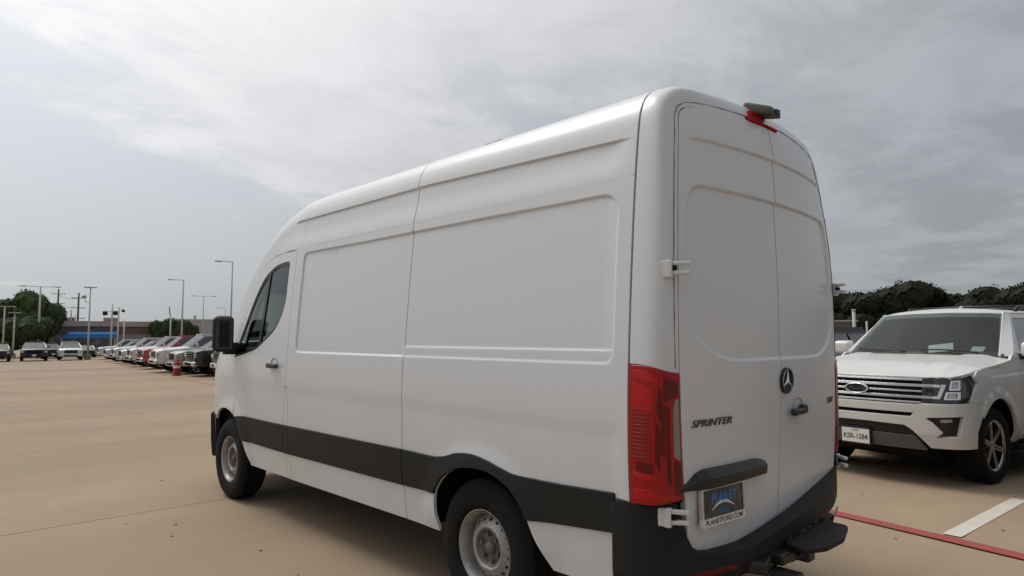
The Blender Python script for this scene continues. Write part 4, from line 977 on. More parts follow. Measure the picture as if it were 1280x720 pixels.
patch('sill_trim', [(1.46, .33), (3.57, .33), (3.55, .42), (1.48, .41)], side, h=.08, parent=suv, mirror='x', mat=BLKP, out=(1, 0, 0), lip=.06, off=.0)
patch('running_board', [(.86, 1.62), (1.06, 1.62), (1.06, 3.5), (.86, 3.5)], lambda l, b: np.stack([l, b, .36+0*l], -1), out=(0, 0, 1), h=.2, parent=suv, mirror='x', mat=BLKP, lip=.05, rnd=.01)
for sd in (1, -1):
    patch('belt_trim', [(1.66, 1.370), (5.1, 1.380), (5.1, 1.398), (1.66, 1.390)], lambda b, z, sd=sd: side(b, np.minimum(z, 1.40))*np.array([sd, 1, 1]), h=.2, parent=suv, mat=CHROME, out=(sd, 0, 0), lip=.01, off=.004)
# greenhouse
def gh(b, z):
    """window plane, leaning inwards to the roof"""
    b, z = np.broadcast_arrays(np.asarray(b, float), np.asarray(z, float)); t = (z-1.38)/.5
    return np.stack([.945-.19*t-.05*t*t-.02*np.clip(b-4.2, 0, 2), b, z], -1)
WF_ = rounded([(1.80, 1.41), (2.66, 1.41), (2.66, 1.80), (2.17, 1.80)], [.04, .03, .03, .10])
WB_ = rounded([(2.78, 1.41), (3.72, 1.41), (3.72, 1.80), (2.78, 1.80)], .03)
WQ_ = rounded([(3.84, 1.41), (4.95, 1.43), (4.72, 1.79), (3.84, 1.80)], .05)
SIDEO = [(1.60, 1.372), (5.25, 1.372), (5.10, 1.70), (4.95, 1.86), (2.20, 1.862)]
patch('cabin_side', SIDEO, gh, h=.10, holes=[WF_, WB_, WQ_], parent=suv, mat=CARW, mirror='x', out=(1, 0, 0), lip=.05, rnd=.006, edge_h=.05)
for w_ in (WF_, WB_, WQ_): patch('side_window', w_, gh, h=.15, parent=suv, mat=GLSD, mirror='x', out=(1, 0, 0), lip=0, off=-.012)
def wsh(l, t):
    l, t = np.broadcast_arrays(np.asarray(l, float), np.asarray(t, float)); u_ = l
    hw = .89-.155*t; x = u_*hw; b = 1.50+.60*t-.15*(1-u_**2); z = 1.365+.485*t+.03*math.pi*0*t+.02*(1-u_**2)*t
    return np.stack([x, b, z], -1)
patch('windshield', rounded([(-.955, .0), (.955, .0), (.955, 1), (-.955, 1)], .04), wsh, h=.12, parent=suv, mat=GLSW, out=(0, -1, 1), lip=.01)
def pil(sd):
    def f(s, t):
        s, t = np.broadcast_arrays(np.asarray(s, float), np.asarray(t, float)); A = wsh(.955+0*t, t); z = A[..., 2]; G_ = gh(1.585+.60*t, z); return (A*(1-s[..., None])+G_*s[..., None])*np.array([sd, 1, 1])
    return f
for sd in (1, -1): patch('a_pillar', [(0, -.04), (1, -.04), (1, 1.02), (0, 1.02)], pil(sd), h=.12, parent=suv, mat=CARW, out=(sd, -1, 0), lip=.04, off=.006, rnd=.006)
patch('wiper_cowl', [(-1.0, -.10), (1.0, -.10), (1.0, .015), (-1.0, .015)], wsh, h=.1, parent=suv, mat=BLKP2, out=(0, -1, 1), lip=.02, off=.001)
for a_, b_ in ((.75, .10), (-.10, -.82)):
    pts_ = [wsh(np.array([a_+(b_-a_)*k/6]), np.array([.005+.055*math.sin(math.pi*k/6*.7)]))[0]+np.array([0, -.015, .018]) for k in range(7)]
    tube('wiper_blade', pts_, .010, BLKP2, suv, seg=6)
def rf(l, b):
    l, b = np.broadcast_arrays(np.asarray(l, float), np.asarray(b, float))
    z = 1.935-.055*(l/.72)**2-.10*np.clip(np.abs(l)-.60, 0, 1)**1.5*4-.06*np.clip((2.30-b)/.35, 0, 2)**1.7-.12*np.clip((b-4.5)/.6, 0, 1)**2
    return np.stack([l, b, z], -1)
patch('roof', rounded([(-.715, 2.085), (-.4, 1.985), (0, 1.945), (.4, 1.985), (.715, 2.085), (.735, 4.95), (-.735, 4.95)], [.03, .1, .1, .1, .03, .08, .08]), rf, h=.08, parent=suv, mat=CARW, out=(0, 0, 1), lip=.06, rnd=.012)
for sd in (1, -1):
    rl = tube('roof_rail', [(.64*sd, 2.62, 1.885), (.645*sd, 2.72, 1.945), (.65*sd, 3.6, 1.958), (.65*sd, 4.6, 1.945), (.645*sd, 4.75, 1.87)], .022, BLKP2, suv)
for b_ in (3.1, 4.1): tube('roof_crossbar', [(-.65, b_, 1.965), (0, b_, 1.975), (.65, b_, 1.965)], .018, BLKP2, suv)
V = [(-.02, 2.62, 1.91), (.02, 2.62, 1.91), (.012, 2.78, 1.92), (-.012, 2.78, 1.92), (0, 2.74, 1.985), (0, 2.79, 1.98)]
mesh_obj('roof_antenna', V, [(0, 1, 4), (1, 2, 5, 4), (2, 3, 5), (3, 0, 4, 5)], CARW, suv)
for sd in (1, -1):
    bm = bmesh.new(); bmesh.ops.create_cube(bm, size=1, matrix=Matrix.Diagonal((.26, .14, .20, 1)))
    for v in bm.verts:
        if v.co.y < 0: v.co.x *= .8; v.co.z *= .8
    bmesh.ops.bevel(bm, geom=bm.edges[:], offset=.04, segments=4, affect='EDGES', profile=.55)
    bmesh.ops.transform(bm, matrix=Matrix.Translation((1.10*sd, 1.74, 1.42)), verts=bm.verts)
    mh = bm_obj('mirror', bm, CARW, suv, smooth=True)
    box('mirror_arm', (1.0*sd, 1.76, 1.345), (.20, .10, .07), BLKP2, mh, bev=.02)
    yw = .955
    alloy_wheel('wheel', .405, .26, suv, ((yw+.0)*sd, .965, .405), sd, 6, .66, mat=SATIN)
    alloy_wheel('wheel', .405, .26, suv, (yw*sd, 4.075, .405), sd, 6, .66, mat=SATIN)
    box('door_handle', (1.01*sd, 2.55, 1.20), (.04, .19, .035), CARW, suv, bev=.01)
    box('door_handle', (1.01*sd, 3.6, 1.20), (.04, .19, .035), CARW, suv, bev=.01)
# body closings
prism_x = lambda name, poly, x0, x1, mat, parent: None
def prism2(name, poly, hw, mat, parent):
    n = len(poly); V = [(-hw, y, z) for y, z in poly]+[(hw, y, z) for y, z in poly]
    bm = bmesh.new(); a = [bm.verts.new(v) for v in V]; bm.faces.new(a[:n]); bm.faces.new(a[n:][::-1])
    for i in range(n): bm.faces.new((a[i], a[n+i], a[n+(i+1) % n], a[(i+1) % n]))
    bmesh.ops.recalc_face_normals(bm, faces=bm.faces); return bm_obj(name, bm, mat, parent)
prism2('underbody', [(.30, .40), (.46, .42), (.50, .95), (1.44, .95), (1.46, .28), (3.58, .28), (3.60, .95), (4.56, .95), (4.58, .42), (5.2, .45), (5.2, 1.2), (.9, 1.13), (.30, 1.07)], .86, DARK, suv)
prism2('engine_bay_fill', [(.16, .36), (.5, .24), (1.4, .24), (1.4, 1.1), (.20, 1.05)], .62, DARK, suv)
box('dashboard', (0, 1.85, 1.28), (1.6, .5, .18), SEAT, suv, bev=.05)
for sd in (1, -1):
    s_ = box('front_seat', (.42*sd, 2.75, 1.35), (.5, .2, .75), SEAT, suv, bev=.07, smooth=True); box('headrest', (.42*sd, 2.78, 1.70), (.26, .11, .19), SEAT, s_, bev=.04, smooth=True)
box('rear_seat_row', (0, 3.7, 1.25), (1.5, .25, .8), SEAT, suv, bev=.07)
box('cabin_floor', (0, 3.3, 1.05), (1.7, 3.6, .05), SEAT, suv)
box('rear_cabin_wall', (0, 4.9, 1.45), (1.4, .05, .7), SEAT, suv)
tube('steering_wheel', [(.42+.19*math.cos(a), 2.18-.06*math.sin(a), 1.37+.18*math.sin(a)) for a in np.linspace(0, 2*math.pi, 24)], .014, BLKP2, suv, seg=6)
box('rear_view_mirror', (0, 2.12, 1.76), (.26, .03, .07), BLKP2, suv, bev=.015)
# papers on the dashboard behind the glass
PAP = pmat('paper', (.6, .66, .64), .7)
box('dashboard_paper', (.22, 1.56, 1.43), (.26, .14, .004), PAP, suv, rot=(R(40), R(-8), .25)); box('dashboard_paper', (.60, 1.60, 1.42), (.14, .09, .004), PAP, suv, rot=(R(40), 0, -.1))
box('tailgate', (0, 5.22, 1.0), (1.85, .10, 1.1), CARW, suv, bev=.04); box('tailgate_upper', (0, 5.02, 1.6), (1.6, .10, .5), GLSD, suv, bev=.03, rot=(R(28), 0, 0))
box('rear_bumper', (0, 5.26, .56), (1.9, .14, .28), CARW, suv, bev=.05)

# ================================================================ generic vehicles of the far rows
def loft(name, st, sec, mat, parent, caps=True, smooth=False):
    V = []; F = []; m = len(sec(st[0]))
    for s in st: V += sec(s)
    for i in range(len(st)-1):
        for k in range(m-1): a = i*m+k; F.append((a, a+1, a+m+1, a+m))
    if caps: F += [tuple(range(m))[::-1], tuple((len(st)-1)*m+k for k in range(m))]
    bm = bmesh.new(); me = bpy.data.meshes.new('t'); me.from_pydata(V, [], F); bm.from_mesh(me); bpy.data.meshes.remove(me)
    bmesh.ops.recalc_face_normals(bm, faces=bm.faces)
    o = bm_obj(name, bm, mat, parent, smooth=smooth)
    return o
def quadbox(name, q, d, mat, parent):
    """thin panel from four points, pushed out along its normal by d"""
    q = [Vector(p) for p in q]; n = (q[2]-q[0]).cross(q[3]-q[1]).normalized(); c = sum(q, Vector())/4
    V = [p-n*.01 for p in q]+[p+n*d for p in q]
    return mesh_obj(name, V, [(3, 2, 1, 0), (4, 5, 6, 7), (0, 1, 5, 4), (1, 2, 6, 5), (2, 3, 7, 6), (3, 0, 4, 7)], mat, parent)
def vehicle(name, label, cat, kind, paint, x, y, rot, z=0, group=None, trim=None, sc=1, tint=None, grille=None, plate=False):
    t = thing(name, label, cat, (x, y, gz(x, y)+z), rot, group); t.scale = (sc, sc, sc)
    trim = trim or CHROME
    P = dict(pickup=dict(L=5.9, W=2.0, H=1.95, hood=1.18, belt=1.28, wb=3.68, fo=.98, r=.42, cab=(1.45, 2.15, 3.70, 3.95), gb=.45, bed=4.0),
             suv=dict(L=4.95, W=1.96, H=1.74, hood=1.08, belt=1.14, wb=2.86, fo=.93, r=.37, cab=(1.30, 2.05, 4.35, 4.85), gb=.38, bed=None),
             sedan=dict(L=4.75, W=1.85, H=1.45, hood=.88, belt=.95, wb=2.78, fo=.90, r=.33, cab=(1.35, 2.15, 3.45, 4.25), gb=.32, bed=None))[kind]
    Ln, Wd, H, hd, be, wb, fo, r, cab, gb, bed = (P[k] for k in ('L', 'W', 'H', 'hood', 'belt', 'wb', 'fo', 'r', 'cab', 'gb', 'bed'))
    hw = Wd/2; base = gb-.03
    ys = sorted(set([0, .04, .12, .3, .5, .8, 1.1, cab[0], cab[1], 2.6, 3.1, cab[3], cab[3]+.05, Ln-.5, Ln-.15, Ln-.04, Ln]+[c+r*1.16*math.cos(a) for c in (fo, fo+wb) for a in np.linspace(.0, math.pi, 11)]))
    def sec(y):
        nose = sm1((.32-y)/.32); tail = sm1((y-Ln+.3)/.3)
        w = hw*(1-.10*nose-.06*tail)
        zt = hd-.10*nose**2 if y < .5 else hd+(be-hd)*min(1, (y-.5)/(cab[0]-.5))
        if y > cab[0]: zt = be
        if kind == 'sedan' and y > cab[3]: zt = be-.03*(y-cab[3])
        if bed and y > cab[3]: zt = be+.02
        if tail and kind != 'pickup': zt -= .1*tail
        zb = gb
        for c in (fo, fo+wb):
            d = r*1.16
            if abs(y-c) <= d: zb = max(gb, r+math.sqrt(max(0, d*d-(y-c)**2)))
        zb = min(zb, zt-.14); zm = zb+(zt-zb)*.55
        half = [(w*.975, zb), (w, zb+(zm-zb)*.3), (w*1.0, zm), (w*.985, zt-.09), (w*.95, zt-.03), (w*.86, zt), (w*.45, zt+.02)]
        return [(a, y, b) for a, b in half]+[(0, y, zt+.025)]+[(-a, y, b) for a, b in half[::-1]]
    loft('body', ys, sec, paint, t)
    prism2('underbody', [(.15, gb-.06), (Ln-.15, gb-.06), (Ln-.15, gb+.3), (.15, gb+.3)], hw*.80, DARK, t)
    # cabin
    A, B, C, D = cab; tb = hw*.93; tt = hw*.70
    def cs(y, z): f = (z-be)/(H-be); return tb+(tt-tb)*f
    Vc = []
    for s in (1, -1): Vc += [(tb*s, A, be-.02), (tt*s, B, H-.07), (tt*s, C, H-.07), (tb*s, D, be-.02)]
    mesh_obj('cabin', Vc, [(0, 1, 2, 3), (7, 6, 5, 4), (0, 4, 5, 1), (1, 5, 6, 2), (2, 6, 7, 3)], paint, t)
    bm = bmesh.new(); bmesh.ops.create_cube(bm, size=1, matrix=Matrix.Translation((0, (B+C)/2, H-.045)) @ Matrix.Diagonal((tt*2+.02, C-B+.06, .09, 1))); bmesh.ops.bevel(bm, geom=bm.edges[:], offset=.035, segments=2, affect='EDGES'); bm_obj('roof', bm, paint, t)
    gm = tint or GLSD; ef = .012
    lerp = lambda p, q, f: tuple(p[i]+(q[i]-p[i])*f for i in range(3))
    a0, a1 = (tb*.95, A+.03, be+.01), (tt*.93, B-.03, H-.10)
    quadbox('windshield', [(-a0[0], a0[1], a0[2]), a0, a1, (-a1[0], a1[1], a1[2])], ef, GLSWF, t)
    quadbox('rear_window', [(tb*.85, D-.05, be+.06), (-tb*.85, D-.05, be+.06), (-tt*.88, C+.05, H-.12), (tt*.88, C+.05, H-.12)], ef, gm, t)
    nwin = {'pickup': [(.0, .54), (.58, 1)], 'suv': [(0, .36), (.39, .68), (.71, 1)], 'sedan': [(0, .5), (.54, 1)]}[kind]
    for s in (1, -1):
        for f0, f1 in nwin:
            b0, b1 = A+.16, D-.14; c0, c1 = B+.10, C-.06
            q = [(tb*s+.0*s, b0+(b1-b0)*f0, be+.03), (tb*s, b0+(b1-b0)*f1, be+.03), (tt*s, c0+(c1-c0)*f1, H-.13), (tt*s, c0+(c1-c0)*f0, H-.13)]
            q = [(cs(0, p[2])*s, p[1], p[2]) for p in q]
            if s < 0: q = q[::-1]
            quadbox('side_window', q, ef, gm, t)
        box('mirror', ((hw+.06)*s, A+.38, be+.10), (.18, .10, .17), paint, t, bev=.03)
        box('headlight', (hw*.78*s, .045, hd-.26), (hw*.38, .10, .17 if kind != 'sedan' else .11), LAMPC, t, bev=.03, rot=(0, 0, R(-10)*s))
        box('fog_lamp', (hw*.72*s, .03, gb+.12), (.16, .06, .06), LAMPC, t, bev=.01)
        box('tail_light', (hw*.88*s, Ln-.01, be-.25), (.14, .05, .34), REDL, t, bev=.01)
        for yc in (fo, fo+wb): alloy_wheel('wheel', r, .24, t, ((hw+.005)*s, yc, r), s, 6, .66, simple=True, twin=False)
    gw = hw*1.10
    g_ = box('grille', (0, .03, hd-.27), (gw, .08, .30 if kind != 'sedan' else .16), DARK, t, bev=.02)
    for k in range(3): box('grille_bar', (0, -.012, hd-.37+.10*k if kind != 'sedan' else hd-.31+.04*k), (gw*.96, .03, .035 if kind == 'pickup' else .02), grille or GRD, g_)
    box('front_bumper', (0, .02, gb+.10), (Wd*.92, .20, .22), trim if kind == 'pickup' else paint, t, bev=.05)
    box('lower_intake', (0, -.06, gb+.10), (Wd*.55, .06, .10), DARK, t)
    if plate: box('licence_plate', (0, -.10, gb+.13), (.31, .012, .15), WHITEP, t)
    box('rear_bumper', (0, Ln-.02, gb+.14), (Wd*.92, .20, .22), trim if kind == 'pickup' else paint, t, bev=.05)
    return t
GLSWF = pmat('far_windshield_glass', (.10, .115, .12), .35, spec=.35, noise=.3, nscale=3)
BLKC = pmat('car_black_paint', (.008, .009, .010), .4, coat=.35, crough=.12)
GRD = pmat('grille_dark_chrome', (.16, .16, .165), .35, metal=.7)
NAVY = pmat('car_navy_paint', (.012, .018, .045), .4, coat=.35, crough=.12)
REDC = pmat('car_red_paint', (.36, .018, .022), .3, coat=1)
SILV = pmat('car_silver_paint', (.50, .51, .52), .32, metal=.6, coat=1)
GREYC = pmat('car_grey_paint', (.24, .25, .255), .32, metal=.5, coat=1)
GREEN = pmat('car_dark_green_paint', (.008, .013, .012), .4, coat=.35, crough=.12)
F1 = math.pi+.16
ROW = 'vehicles parked in the row beyond the van'
F1 = math.pi-.09
for nm, lab, cat, kind, pt, x, y, kw in (
    ('pickup_truck', 'black pickup half hidden by the van mirror, nearest in the far row', 'pickup', 'pickup', BLKC, 25.91, -6.28, dict(plate=True)),
    ('pickup_truck', 'very dark green pickup with clear headlamp behind the red barrel', 'pickup', 'pickup', GREEN, 29.38, -6.3, {}),
    ('grey_suv', 'grey SUV squeezed between the dark pickup and the tall white pickup', 'suv', 'suv', GREYC, 32.37, -6.41, {}),
    ('pickup_truck', 'tall white pickup with black wheel arch, largest white one in the far row', 'pickup', 'pickup', CARW, 35.28, -6.38, {}),
    ('pickup_truck', 'red pickup between white trucks in the far row', 'pickup', 'pickup', REDC, 40.77, -7.12, {}),
    ('pickup_truck', 'white pickup with chrome nose just left of the red one', 'pickup', 'pickup', CARW, 45.77, -7.72, {}),
    ('parked_suv', 'silver SUV with bright chrome front, second left of the red pickup', 'suv', 'suv', SILV, 50.75, -8.34, {}),
    ('pickup_truck', 'white pickup with dark windows, third left of the red pickup', 'pickup', 'pickup', CARW, 56.22, -9.07, {}),
    ('parked_suv', 'pale SUV deep in the far row, fourth left of the red pickup', 'suv', 'suv', SILV, 63.19, -9.97, {}),
    ('pickup_truck', 'white crew cab pickup at the distant end of the row', 'pickup', 'pickup', CARW, 73.1, -11.4, {}),
    ):
    vehicle(nm, lab, cat, kind, pt, x, y, F1, group=ROW, **kw)
FL = 'vehicles facing us across the lot on the left'
FA = math.pi/2+.04*0+math.pi+R(-7)   # nose towards the camera
for nm, lab, cat, kind, pt, x, y, rt, kw in (
    ('parked_suv', 'black SUV facing us, white plate on its nose, left of the white car', 'suv', 'suv', BLKC, 70.93, -6.08, FA, dict(plate=True, sc=1.02, grille=BLKP2)),
    ('parked_suv', 'white SUV facing us under the blue awning', 'suv', 'suv', CARW, 71.51, -8.96, FA, dict(sc=.98)),
    ('parked_sedan', 'navy car tucked behind the black and white SUVs', 'car', 'suv', NAVY, 81.62, -9.11, FA+R(8), dict(sc=.95, plate=True)),
    ('parked_suv', 'dark SUV seen side-on behind the leftmost light poles', 'suv', 'suv', BLKC, 84.06, -5.75, FA+R(75), dict(sc=.95)),
    ('parked_sedan', 'black car cut off by the left edge of the photo', 'car', 'suv', BLKC, 71.23, -3.44, FA, dict(sc=.95)),
    ('parked_sedan', 'dark car just right of the white SUV, mostly hidden by a pole base', 'car', 'sedan', BLKC, 85.06, -12.75, FA, {})):
    vehicle(nm, lab, cat, kind, pt, x, y, rt, group=FL, **kw)
vehicle('parked_suv', 'dark vehicle whose bumper just shows at the right edge of the photo', 'suv', 'suv', BLKC, -1.62, -3.92, math.pi+TH, z=0)
vehicle('parked_suv', 'dark SUV behind the nearer white SUV, only its mirror showing beside the van', 'suv', 'suv', BLKC, 4.25, -5.6, math.pi+TH)

# ================================================================ red and white barrel by the far row
bx, by = 30.48, -6.1
brl = thing('traffic_barrel', 'small red and white traffic barrel standing before the dark pickup', 'barrel', (bx, by, gz(bx, by)))
REDP = pmat('barrel_red', (.45, .03, .03), .5, noise=.3, nscale=9); BW = pmat('barrel_white', (.75, .74, .72), .5)
V, F = lathe([(0, 0), (.19, 0), (.19, .05), (.15, .06), (.145, .34), (.15, .35)], 20, 'Z'); mesh_obj('barrel_base', V, F, REDP, brl, smooth=False)
V, F = lathe([(.15, .35), (.138, .35), (.134, .45), (.13, .46)], 20, 'Z'); mesh_obj('barrel_band', V, F, BW, brl)
V, F = lathe([(.13, .46), (.122, .66), (.126, .67), (.09, .74), (0, .74)], 20, 'Z'); mesh_obj('barrel_top', V, F, REDP, brl)
for a in (2.6, 3.6): box('barrel_reflector', (.122*math.cos(a), .122*math.sin(a), .62), (.03, .06, .05), BW, brl, rot=(0, 0, a))

# ================================================================ poles
GALV = pmat('galvanised_steel', (.42, .43, .43), .5, metal=.3, noise=.25, nscale=3)
WPOLE = pmat('painted_pole_grey', (.52, .52, .50), .6, noise=.2, nscale=2)
WOOD = pmat('weathered_wood', (.13, .10, .08), .85, noise=.4, nscale=4)
def lpole(label, x, y, top, style, r=.085, arm=1.3, az=None, mat=None, group='lot light poles'):
    b = gz(x, y); t = thing('light_pole', label, 'light pole', (x, y, b), 0, group); h = top-b; mat = mat or WPOLE
    tube('pole_shaft', [(0, 0, 0), (0, 0, h*.5), (0, 0, h)], r, mat, t, seg=8, r2=r*.6)
    V, F = lathe([(0, .55), (.26, .55), (.28, .5), (.28, 0)], 12, 'Z'); mesh_obj('pole_base', V, F, pmat('pole_base_concrete', (.30, .27, .23), .9), t)
    d = Vector((y-CAMLOC.y, -(x-CAMLOC.x), 0)).normalized()*-1   # sideways as we see it (towards image left)
    if az is not None: d = Vector((math.cos(az), math.sin(az), 0))
    rz = math.atan2(d.y, d.x)
    for s in ((1,) if style == 'L' else (1, -1)):
        tube('pole_arm', [(0, 0, h-.05), tuple(d*s*arm*.55+Vector((0, 0, h))), tuple(d*s*arm+Vector((0, 0, h)))], .035, mat, t, seg=6)
        c = d*s*(arm+.22); box('lamp_head', (c.x, c.y, h-.01), (.62, .30, .10), GALV, t, bev=.03, rot=(0, 0, rz))
    return t
IL = None
def left_dir(x, y): v = Vector((x-CAMLOC.x, y-CAMLOC.y)); return math.atan2(v.y, v.x)+math.pi/2
lpole('tall pole with one arm to the left, standing above the van mirror', 59.5, -19.1, 8.38, 'L', az=left_dir(59.5, -19.1), r=.10, arm=.95)
lpole('pole with one arm to the left, rising behind the tall white pickup', 80, -21.1, 8.1, 'L', az=left_dir(80, -21.1), r=.12, arm=1.1)
lpole('tall double-arm pole in front of the big tree at left', 92.7, -9.2, 7.45, 'T', az=left_dir(92.7, -9.2), r=.14, arm=1.45)
lpole('pole at the left edge of the photo, below the tree crown', 88.1, -5.5, 4.82, 'T', az=left_dir(88.1, -5.5), r=.11, arm=.4)
lpole('short pole just right of the leftmost one', 90.0, -6.6, 4.21, 'T', az=left_dir(90, -6.6), r=.11, arm=.05)
p4 = lpole('slim pole rising beside the white SUV with a round floodlight on its side', 73.25, -10.62, 6.35, 'T', az=left_dir(73.25, -10.62), r=.09, arm=.02)
dd = Vector((math.cos(left_dir(73.25, -10.62)), math.sin(left_dir(73.25, -10.62)), 0))
tube('floodlight_bracket', [(0, 0, 5.5), tuple(dd*.32+Vector((0, 0, 5.55))), tuple(dd*.46+Vector((0, 0, 5.9)))], .03, GALV, p4, seg=6)
V, F = lathe([(0, -.13), (.12, -.10), (.17, 0), (.12, .11), (0, .14)], 14, 'Z'); mesh_obj('floodlight', [Vector(v)*1.3+dd*.50+Vector((0, 0, 6.1)) for v in V], F, GALV, p4, smooth=True)
lpole('faint distant double-arm pole above the grey warehouse', 103.1, -31.0, 7.69, 'T', az=left_dir(103, -31), r=.10, arm=1.2)
lpole('faint distant small-arm pole just left of the pole above the mirror', 111.5, -37.3, 6.32, 'L', az=left_dir(111, -37), r=.08, arm=.9)
def mast(label, x, y, top, r=.10, cat='pole', signs=(), feather=False):
    b = gz(x, y); t = thing('lot_mast', label, cat, (x, y, b), 0, 'plain masts along the far side of the lot'); h = top-b
    tube('mast_shaft', [(0, 0, 0), (0, 0, h)], r, WPOLE, t, seg=8, r2=r*.7); l = left_dir(x, y); d = Vector((math.cos(l), math.sin(l), 0))
    for off, zz_, sz in signs: c = d*off; box('floodlight', (c.x, c.y, zz_-b), (.35, sz, sz), BLKP2, t, bev=.06, rot=(0, 0, l-math.pi/2)); tube('floodlight_arm', [(0, 0, zz_-b+sz*.4), (c.x, c.y, zz_-b+sz*.4)], .03, GALV, t, seg=5)
    if feather:
        V = [tuple(Vector((0, 0, h-.1))), tuple(d*.12+Vector((0, 0, h+.05))), tuple(d*.24+Vector((0, 0, h+.95))), tuple(d*.14+Vector((0, 0, h+1.0)))]
        q = [Vector(v) for v in V]; mesh_obj('pennant', [v-Vector((.01, 0, 0)) for v in q]+[v+Vector((.01, 0, 0)) for v in q], [(0, 1, 2, 3), (7, 6, 5, 4), (0, 4, 5, 1), (1, 5, 6, 2), (2, 6, 7, 3), (3, 7, 4, 0)], pmat('pennant_grey', (.2, .2, .22), .8), t)
    return t
mast('mast with two dark floodlights, right of the blue awning', 76.8, -13.3, 4.9, signs=((.62, 3.95, .44), (-.30, 3.98, .44)))
mast('middle one of three masts right of the blue awning, dark floodlight on an arm', 78.6, -14.3, 4.7, signs=((-.42, 4.3, .30),))
mast('plain right-hand one of three masts right of the blue awning', 76.5, -14.4, 3.27)
mast('mast with a small pennant before the low trees', 75.5, -18.6, 3.75, feather=True)
fp = thing('flag_pole', 'pair of slim poles with a drooping flag above the awning', 'flagpole', (97.2, -13.1, gz(97, -13)))
tube('pole_shaft', [(0, 0, 0), (0, 0, 5.9)], .09, WPOLE, fp, seg=6); tube('pole_shaft', [(-.1, -.45, 0), (-.1, -.45, 5.2)], .06, WPOLE, fp, seg=6)
V = []; F = []
for i in range(5):
    for k in range(4): V.append((-.05+.05*math.sin(i*1.3+k), -.08-.11*k, 5.0-.28*i-.05*k))
for i in range(4):
    for k in range(3): a = i*4+k; F.append((a, a+1, a+5, a+4))
mesh_obj('flag', V, F, pmat('flag_cloth', (.22, .20, .24), .8), fp)
def upole(label, x, y, top):
    b = gz(x, y); t = thing('utility_pole', label, 'utility pole', (x, y, b), 0, 'wooden utility poles'); h = top-b
    tube('pole_shaft', [(0, 0, 0), (0, 0, h)], .20, WOOD, t, seg=8, r2=.13)
    l = left_dir(x, y); d = Vector((math.cos(l), math.sin(l), 0))
    for q in (.9, 2.6, 4.4):
        tube('crossarm', [tuple(d*-1.0+Vector((0, 0, h-q))), tuple(d*1.0+Vector((0, 0, h-q)))], .06, WOOD, t, seg=5)
        for k in (-.9, .9): V, F = lathe([(0, .2), (.06, .15), (.08, 0)], 6, 'Z'); mesh_obj('insulator', [Vector(v)+d*k+Vector((0, 0, h-q)) for v in V], F, GALV, t)
    return t
u1 = upole('left wooden utility pole, beside the big tree', 137.0, -17.7, 9.95); u2 = upole('right wooden utility pole above the tan building', 131.5, -19.8, 9.08)
for zz_ in (8.9, 7.3):
    p0 = Vector((137, -17.7, zz_-.05)); p1 = Vector((131.5, -19.8, zz_-.8)); o = tube('power_line', [p0.lerp(p1, k/6)-Vector((0, 0, .25*math.sin(math.pi*k/6))) for k in range(7)], .03, BLKP2, None, seg=4)
    tag(o, ('upper' if zz_ > 8 else 'lower')+' thin wire between the two wooden utility poles', 'wire', 'wires between the utility poles')

# ================================================================ buildings
TAN = pmat('tan_stucco', (.42, .37, .32), .85, noise=.2, nscale=.6); BRK = pmat('brown_brick_band', (.20, .145, .125), .9, noise=.4, nscale=3)
AWN = pmat('blue_awning_metal', (.03, .20, .55), .45, noise=.25, nscale=.5); WALG = pmat('grey_painted_wall', (.30, .30, .29), .8, noise=.2, nscale=.7)
WHR = pmat('white_metal_panel', (.62, .62, .60), .6, noise=.15, nscale=.4); WGLS = pmat('shop_glass', (.05, .06, .07), .15, coat=1)
ba = R(-100)      # facade direction (towards image right) at the far side of the lot
bl = thing('shop_building', 'low tan shop with a brown band and blue awning beyond the lot', 'building', (97.4, -11.9, -.1), ba)
box('wall', (5.2, 4, .4), (12.5, 8, 3.2), WALG, bl); box('brick_band', (5.2, 4, 2.48), (12.7, 8.3, .95), BRK, bl); box('roof_fascia', (5.2, 4, 3.28), (13, 8.8, .68), TAN, bl)
box('roof_unit', (.7, 3, 3.85), (1.2, 1.4, .55), WALG, bl); box('roof_unit', (5.6, 3, 3.85), (1.6, 1.2, .6), WALG, bl)
V = [(.2, -1.9, 1.45), (6.2, -1.9, 1.45), (6.2, -1.9, 2.0), (1.0, -1.9, 2.0), (6.2, -.1, 2.35), (1.2, -.1, 2.35), (.2, -.1, 1.45), (6.2, -.1, 1.45)]
mesh_obj('awning', V, [(0, 1, 2, 3), (3, 2, 4, 5), (0, 3, 5, 6), (1, 7, 4, 2), (0, 6, 7, 1)], AWN, bl)
for k in range(5):
    wf = box('shop_window', (.2+1.3*k, -.02, .95), (1.1, .06, 1.3), WGLS, bl); box('window_frame', (.2+1.3*k, -.06, .95), (.05, .05, 1.3), WHR, wf)
box('awning_post', (.4, -1.8, .25), (.12, .12, 2.4), WPOLE, bl); box('awning_post', (6.0, -1.8, .25), (.12, .12, 2.4), WPOLE, bl)
wh = thing('warehouse', 'long pale grey warehouse behind the low trees', 'building', (113.5, -31.0, -.2), R(-108))
WHG = pmat('pale_warehouse_metal', (.46, .46, .45), .7, noise=.12, nscale=.4)
box('wall', (9, 6, 1.6), (22, 12, 5.6), WHG, wh); box('roof_edge', (9, 6, 4.5), (22.3, 12.3, .22), WHR, wh)
for k in range(10): box('wall_rib', (-1.6+2.3*k, -.04, 2.2), (.12, .1, 4.3), WHG, wh)
for k in (2.0, 9.0): box('roof_vent', (k, 4, 4.9), (.4, .4, .8), GALV, wh)
sh = thing('shed', 'small pale-roofed building between the low trees', 'building', (118, -27.2, -.2), R(-103))
